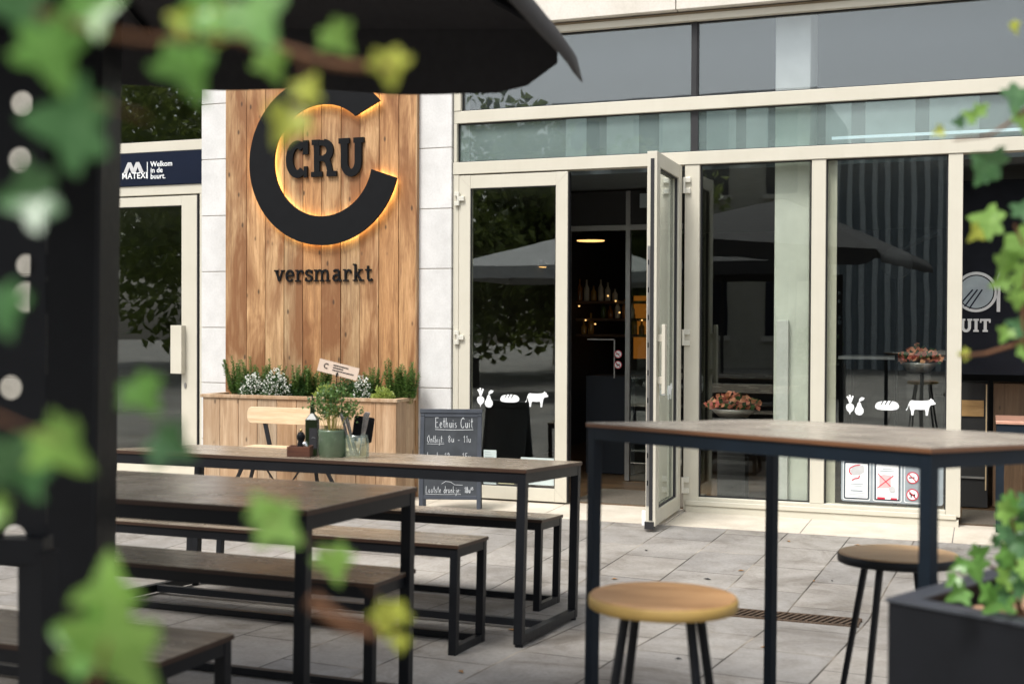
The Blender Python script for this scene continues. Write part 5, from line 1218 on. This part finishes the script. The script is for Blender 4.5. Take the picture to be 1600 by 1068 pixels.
# right ivy, rooted in the black planter
def rvine(label, leaves, stems, dist):
    return vine(label, leaves, stems, dist)
rvine('ivy shoot curling in from the upper right edge', [
    (1592, 150, 62, -110, 'leaf_d', 0), (1598, 185, 50, -80, 'leaf_b', 0), (1518, 183, 34, 150, 'leaf_b', 0), (1532, 172, 30, 40, 'leaf_b', 0), (1500, 190, 26, 180, 'leaf_d', 0), (1468, 205, 24, 200, 'leaf_y', 0), (1583, 42, 28, -60, 'leaf_y', 0),
    (1550, 255, 66, 160, 'leaf_d', 0), (1538, 268, 50, -120, 'leaf_d', 0)],
    [([(1610, 165, 0), (1580, 190, 0), (1545, 212, 0), (1490, 218, 0)], .004)], 1.9)
rvine('bushy ivy climbing along the right edge of the doorway', [
    (1548, 345, 66, 170, 'leaf_b', 0), (1525, 362, 40, -130, 'leaf_y', 0), (1595, 375, 60, -60, 'leaf_b', 0), (1572, 410, 60, -110, 'leaf_b', .02), (1598, 430, 56, -20, 'leaf_b', 0), (1565, 440, 40, 200, 'leaf_b', 0), (1590, 465, 40, -90, 'leaf_b', 0),
    (1592, 510, 44, 160, 'leaf_d', 0), (1572, 520, 34, -120, 'leaf_b', 0), (1598, 545, 40, 0, 'leaf_b', 0), (1508, 553, 24, 180, 'leaf_y', 0), (1600, 330, 50, 60, 'leaf_d', 0), (1585, 395, 50, 120, 'leaf_b', .03)],
    [([(1620, 520, 0), (1580, 540, 0), (1540, 552, 0), (1500, 556, 0)], .0045), ([(1612, 600, 0), (1598, 500, 0), (1605, 400, 0), (1585, 350, 0)], .004)], 2.0)
def bush_ivy():
    t = thing('ivy_plant', 'leafy ivy growing from the black planter at the right edge', 'plant')
    random.seed(21)
    for k in range(42):
        px = random.gauss(1594, 24); py = random.uniform(785, 930); 
        if px < 1535+abs(py-840)*.22: px = 1560+random.uniform(0, 50)
        dist = 2.35+random.uniform(-.15, .2); L = random.uniform(20, 42)*dist/FPX; ang = random.uniform(-160, 60)
        u = _R*math.cos(R_(ang))+_UU*math.sin(R_(ang))+_F*random.uniform(-.4, .4); ivy_leaf(D(px, py, dist), u, face_cam(.6), L, t, random.choice(['leaf', 'leaf_b', 'leaf_d', 'leaf_d', 'leaf_d']))
    for (px, py, s_) in ((1499, 925, 30), (1490, 905, 20), (1500, 882, 20), (1522, 885, 34), (1528, 865, 30), (1560, 935, 40), (1545, 925, 26)):
        u = _R*random.uniform(-1, 1)+_UU*random.uniform(-1, .2); ivy_leaf(D(px, py, 2.3), u, face_cam(.4), s_*1.15*2.3/FPX, t, 'leaf')
    m = MB()
    for (a, b, c) in (((1580, 950), (1590, 860), (1575, 770)), ((1600, 960), (1560, 890), (1520, 870)), ((1590, 960), (1610, 850), (1600, 740))): m.tube([D(*a, 2.4), D(*b, 2.35), D(*c, 2.3)], .004, 6, .002)
    m.build('stem', M['stem_b'], t)
bush_ivy()

# ================================================================= STREET BEHIND THE CAMERA (seen only in the glass)
random.seed(5)
def building(x0, x1, y, h, mat, label, storeys, bays, stripes=False):
    t = thing('building', label, 'building'); m = MB(); m.box(x0, x1, y-8, y, 0, h); m.build('wall', mat, t)
    ww = (x1-x0)/bays; hh = h/storeys; m = MB(); fr = MB()
    if stripes:
        for k in range(int((x1-x0)/.35)): fr.box(x0+k*.35, x0+k*.35+.14, y+.001, y+.16, 0, h)
        fr.build('fin', plain('fin_grey', (.52, .56, .58), .6), t); return
    for s_ in range(storeys):
        for b_ in range(bays):
            a = x0+ww*(b_+.28); m.box(a, a+ww*.44, y+.01, y+.05, hh*s_+hh*.2+.3, hh*s_+hh*.85); fr.box(a-.1, a+ww*.44+.1, y+.002, y+.14, hh*s_+hh*.2+.15, hh*s_+hh*.2+.29); fr.box(a-.1, a+ww*.44+.1, y+.002, y+.16, hh*s_+hh*.86, hh*s_+hh*.86+.18)
        fr.box(x0, x1, y+.001, y+.2, hh*(s_+1)-.16, hh*(s_+1)-.02)
    m.build('window', M['navy'], t); fr.build('moulding', M['beige'], t)
OS = stone_mat('opposite_stone', (.42, .39, .33), (.52, .49, .43))
building(-12.5, -4.6, -27, 8.2, OS, 'pale stone building across the street seen reflected in the middle pane', 2, 4)
building(-.9, 9, -28, 6.8, OS, 'broad pale stone building beyond the ribbed facade, reflected at the right', 2, 5)
building(-4.5, -1.0, -27.5, 6.6, plain('grey_cladding', (.22, .26, .29), .6), 'grey ribbed building across the street seen reflected in the right pane', 4, 1, True)
def tree(x, y, h, r, label):
    t = thing('street_tree', label, 'tree', (x, y, gz(y))); m = MB(); m.tube([(0, 0, 0), (.1, .05, h*.3), (0, .1, h*.75)], .2, 10, .06)
    for k in range(7):
        a = k*.9; z = h*(.3+.05*k); m.tube([(0, .05, z), (math.cos(a)*r*.5, math.sin(a)*r*.5, z+r*.4), (math.cos(a)*r*.8, math.sin(a)*r*.8, z+r*.5)], .06, 6, .02)
    m.build('trunk', M['trunk'], t); lf = MB()
    cl = [Vector((random.uniform(-r, r), random.uniform(-r, r), h*.62+random.uniform(-r*1.0, r*.9))) for _ in range(44)]
    for c in cl:
        for k in range(190):
            p_ = c+rv()*r*.42*random.random()**.4; u = rv(); s_ = random.uniform(.2, .36); leafcard(lf, p_, u, rv().cross(u).normalized(), s_, s_*.7)
    lf.build('crown', M['tree'], t)
tree(-13, -19, 6.2, 2.6, 'green street tree reflected in the closed glass door')
tree(-17.5, -18, 8, 3.2, 'leafy street tree reflected in the left side door')
tree(-9.5, -22, 5.6, 2.3, 'green street tree reflected in the transom panes')
tree(-23, -24, 10, 3.4, 'far left street tree reflected in the side door glass')
def umb(x, y, label, col):
    t = thing('street_parasol', label, 'parasol', (x, y, gz(y))); m = MB(); w_ = 1.7
    P_ = [Vector(v) for v in ((-w_, -w_, 2.35), (w_, -w_, 2.35), (w_, w_, 2.35), (-w_, w_, 2.35), (0, 0, 2.95))]
    m.add(P_+[v+Vector((0, 0, -.01)) for v in P_], [(0, 1, 4), (1, 2, 4), (2, 3, 4), (3, 0, 4), (5, 6, 9), (6, 7, 9), (7, 8, 9), (8, 5, 9)])
    for a, b in ((0, 1), (1, 2), (2, 3), (3, 0)): m.add([P_[a], P_[b], P_[b]-Vector((0, 0, .22)), P_[a]-Vector((0, 0, .22))], [(0, 1, 2, 3)])
    m.build('canopy', col, t); MB().tube([(0, 0, 0), (0, 0, 2.9)], .03).build('pole', M['steel'], t)
umb(-7.6, -13.2, 'pale parasol reflected in the closed glass door', plain('cream_fabric', (.5, .5, .5), .8))
umb(-4.4, -12.6, 'black parasol reflected in the middle pane', M['fabric'])
# parked bicycle seen as a reflection is left to the street; a low hedge box
for k, (x, y) in enumerate(((-3.0, -13.6), (-10.5, -14.5))):
    t = thing('street_planter', 'dark planter with shrub seen reflected %s' % ('in the middle of the shopfront' if k == 0 else 'in the left side door'), 'planter', (x, y, gz(y)))
    MB().box(-.6, .6, -.25, .25, 0, .6).build('box', M['steel'], t, bevel=.01); lf = MB()
    for j in range(1400): p_ = Vector((random.uniform(-.55, .55), random.uniform(-.25, .25), random.uniform(.6, 1.25))); u = rv(); leafcard(lf, p_, u, rv().cross(u).normalized(), .06, .04)
    lf.build('foliage', M['herb'], t)
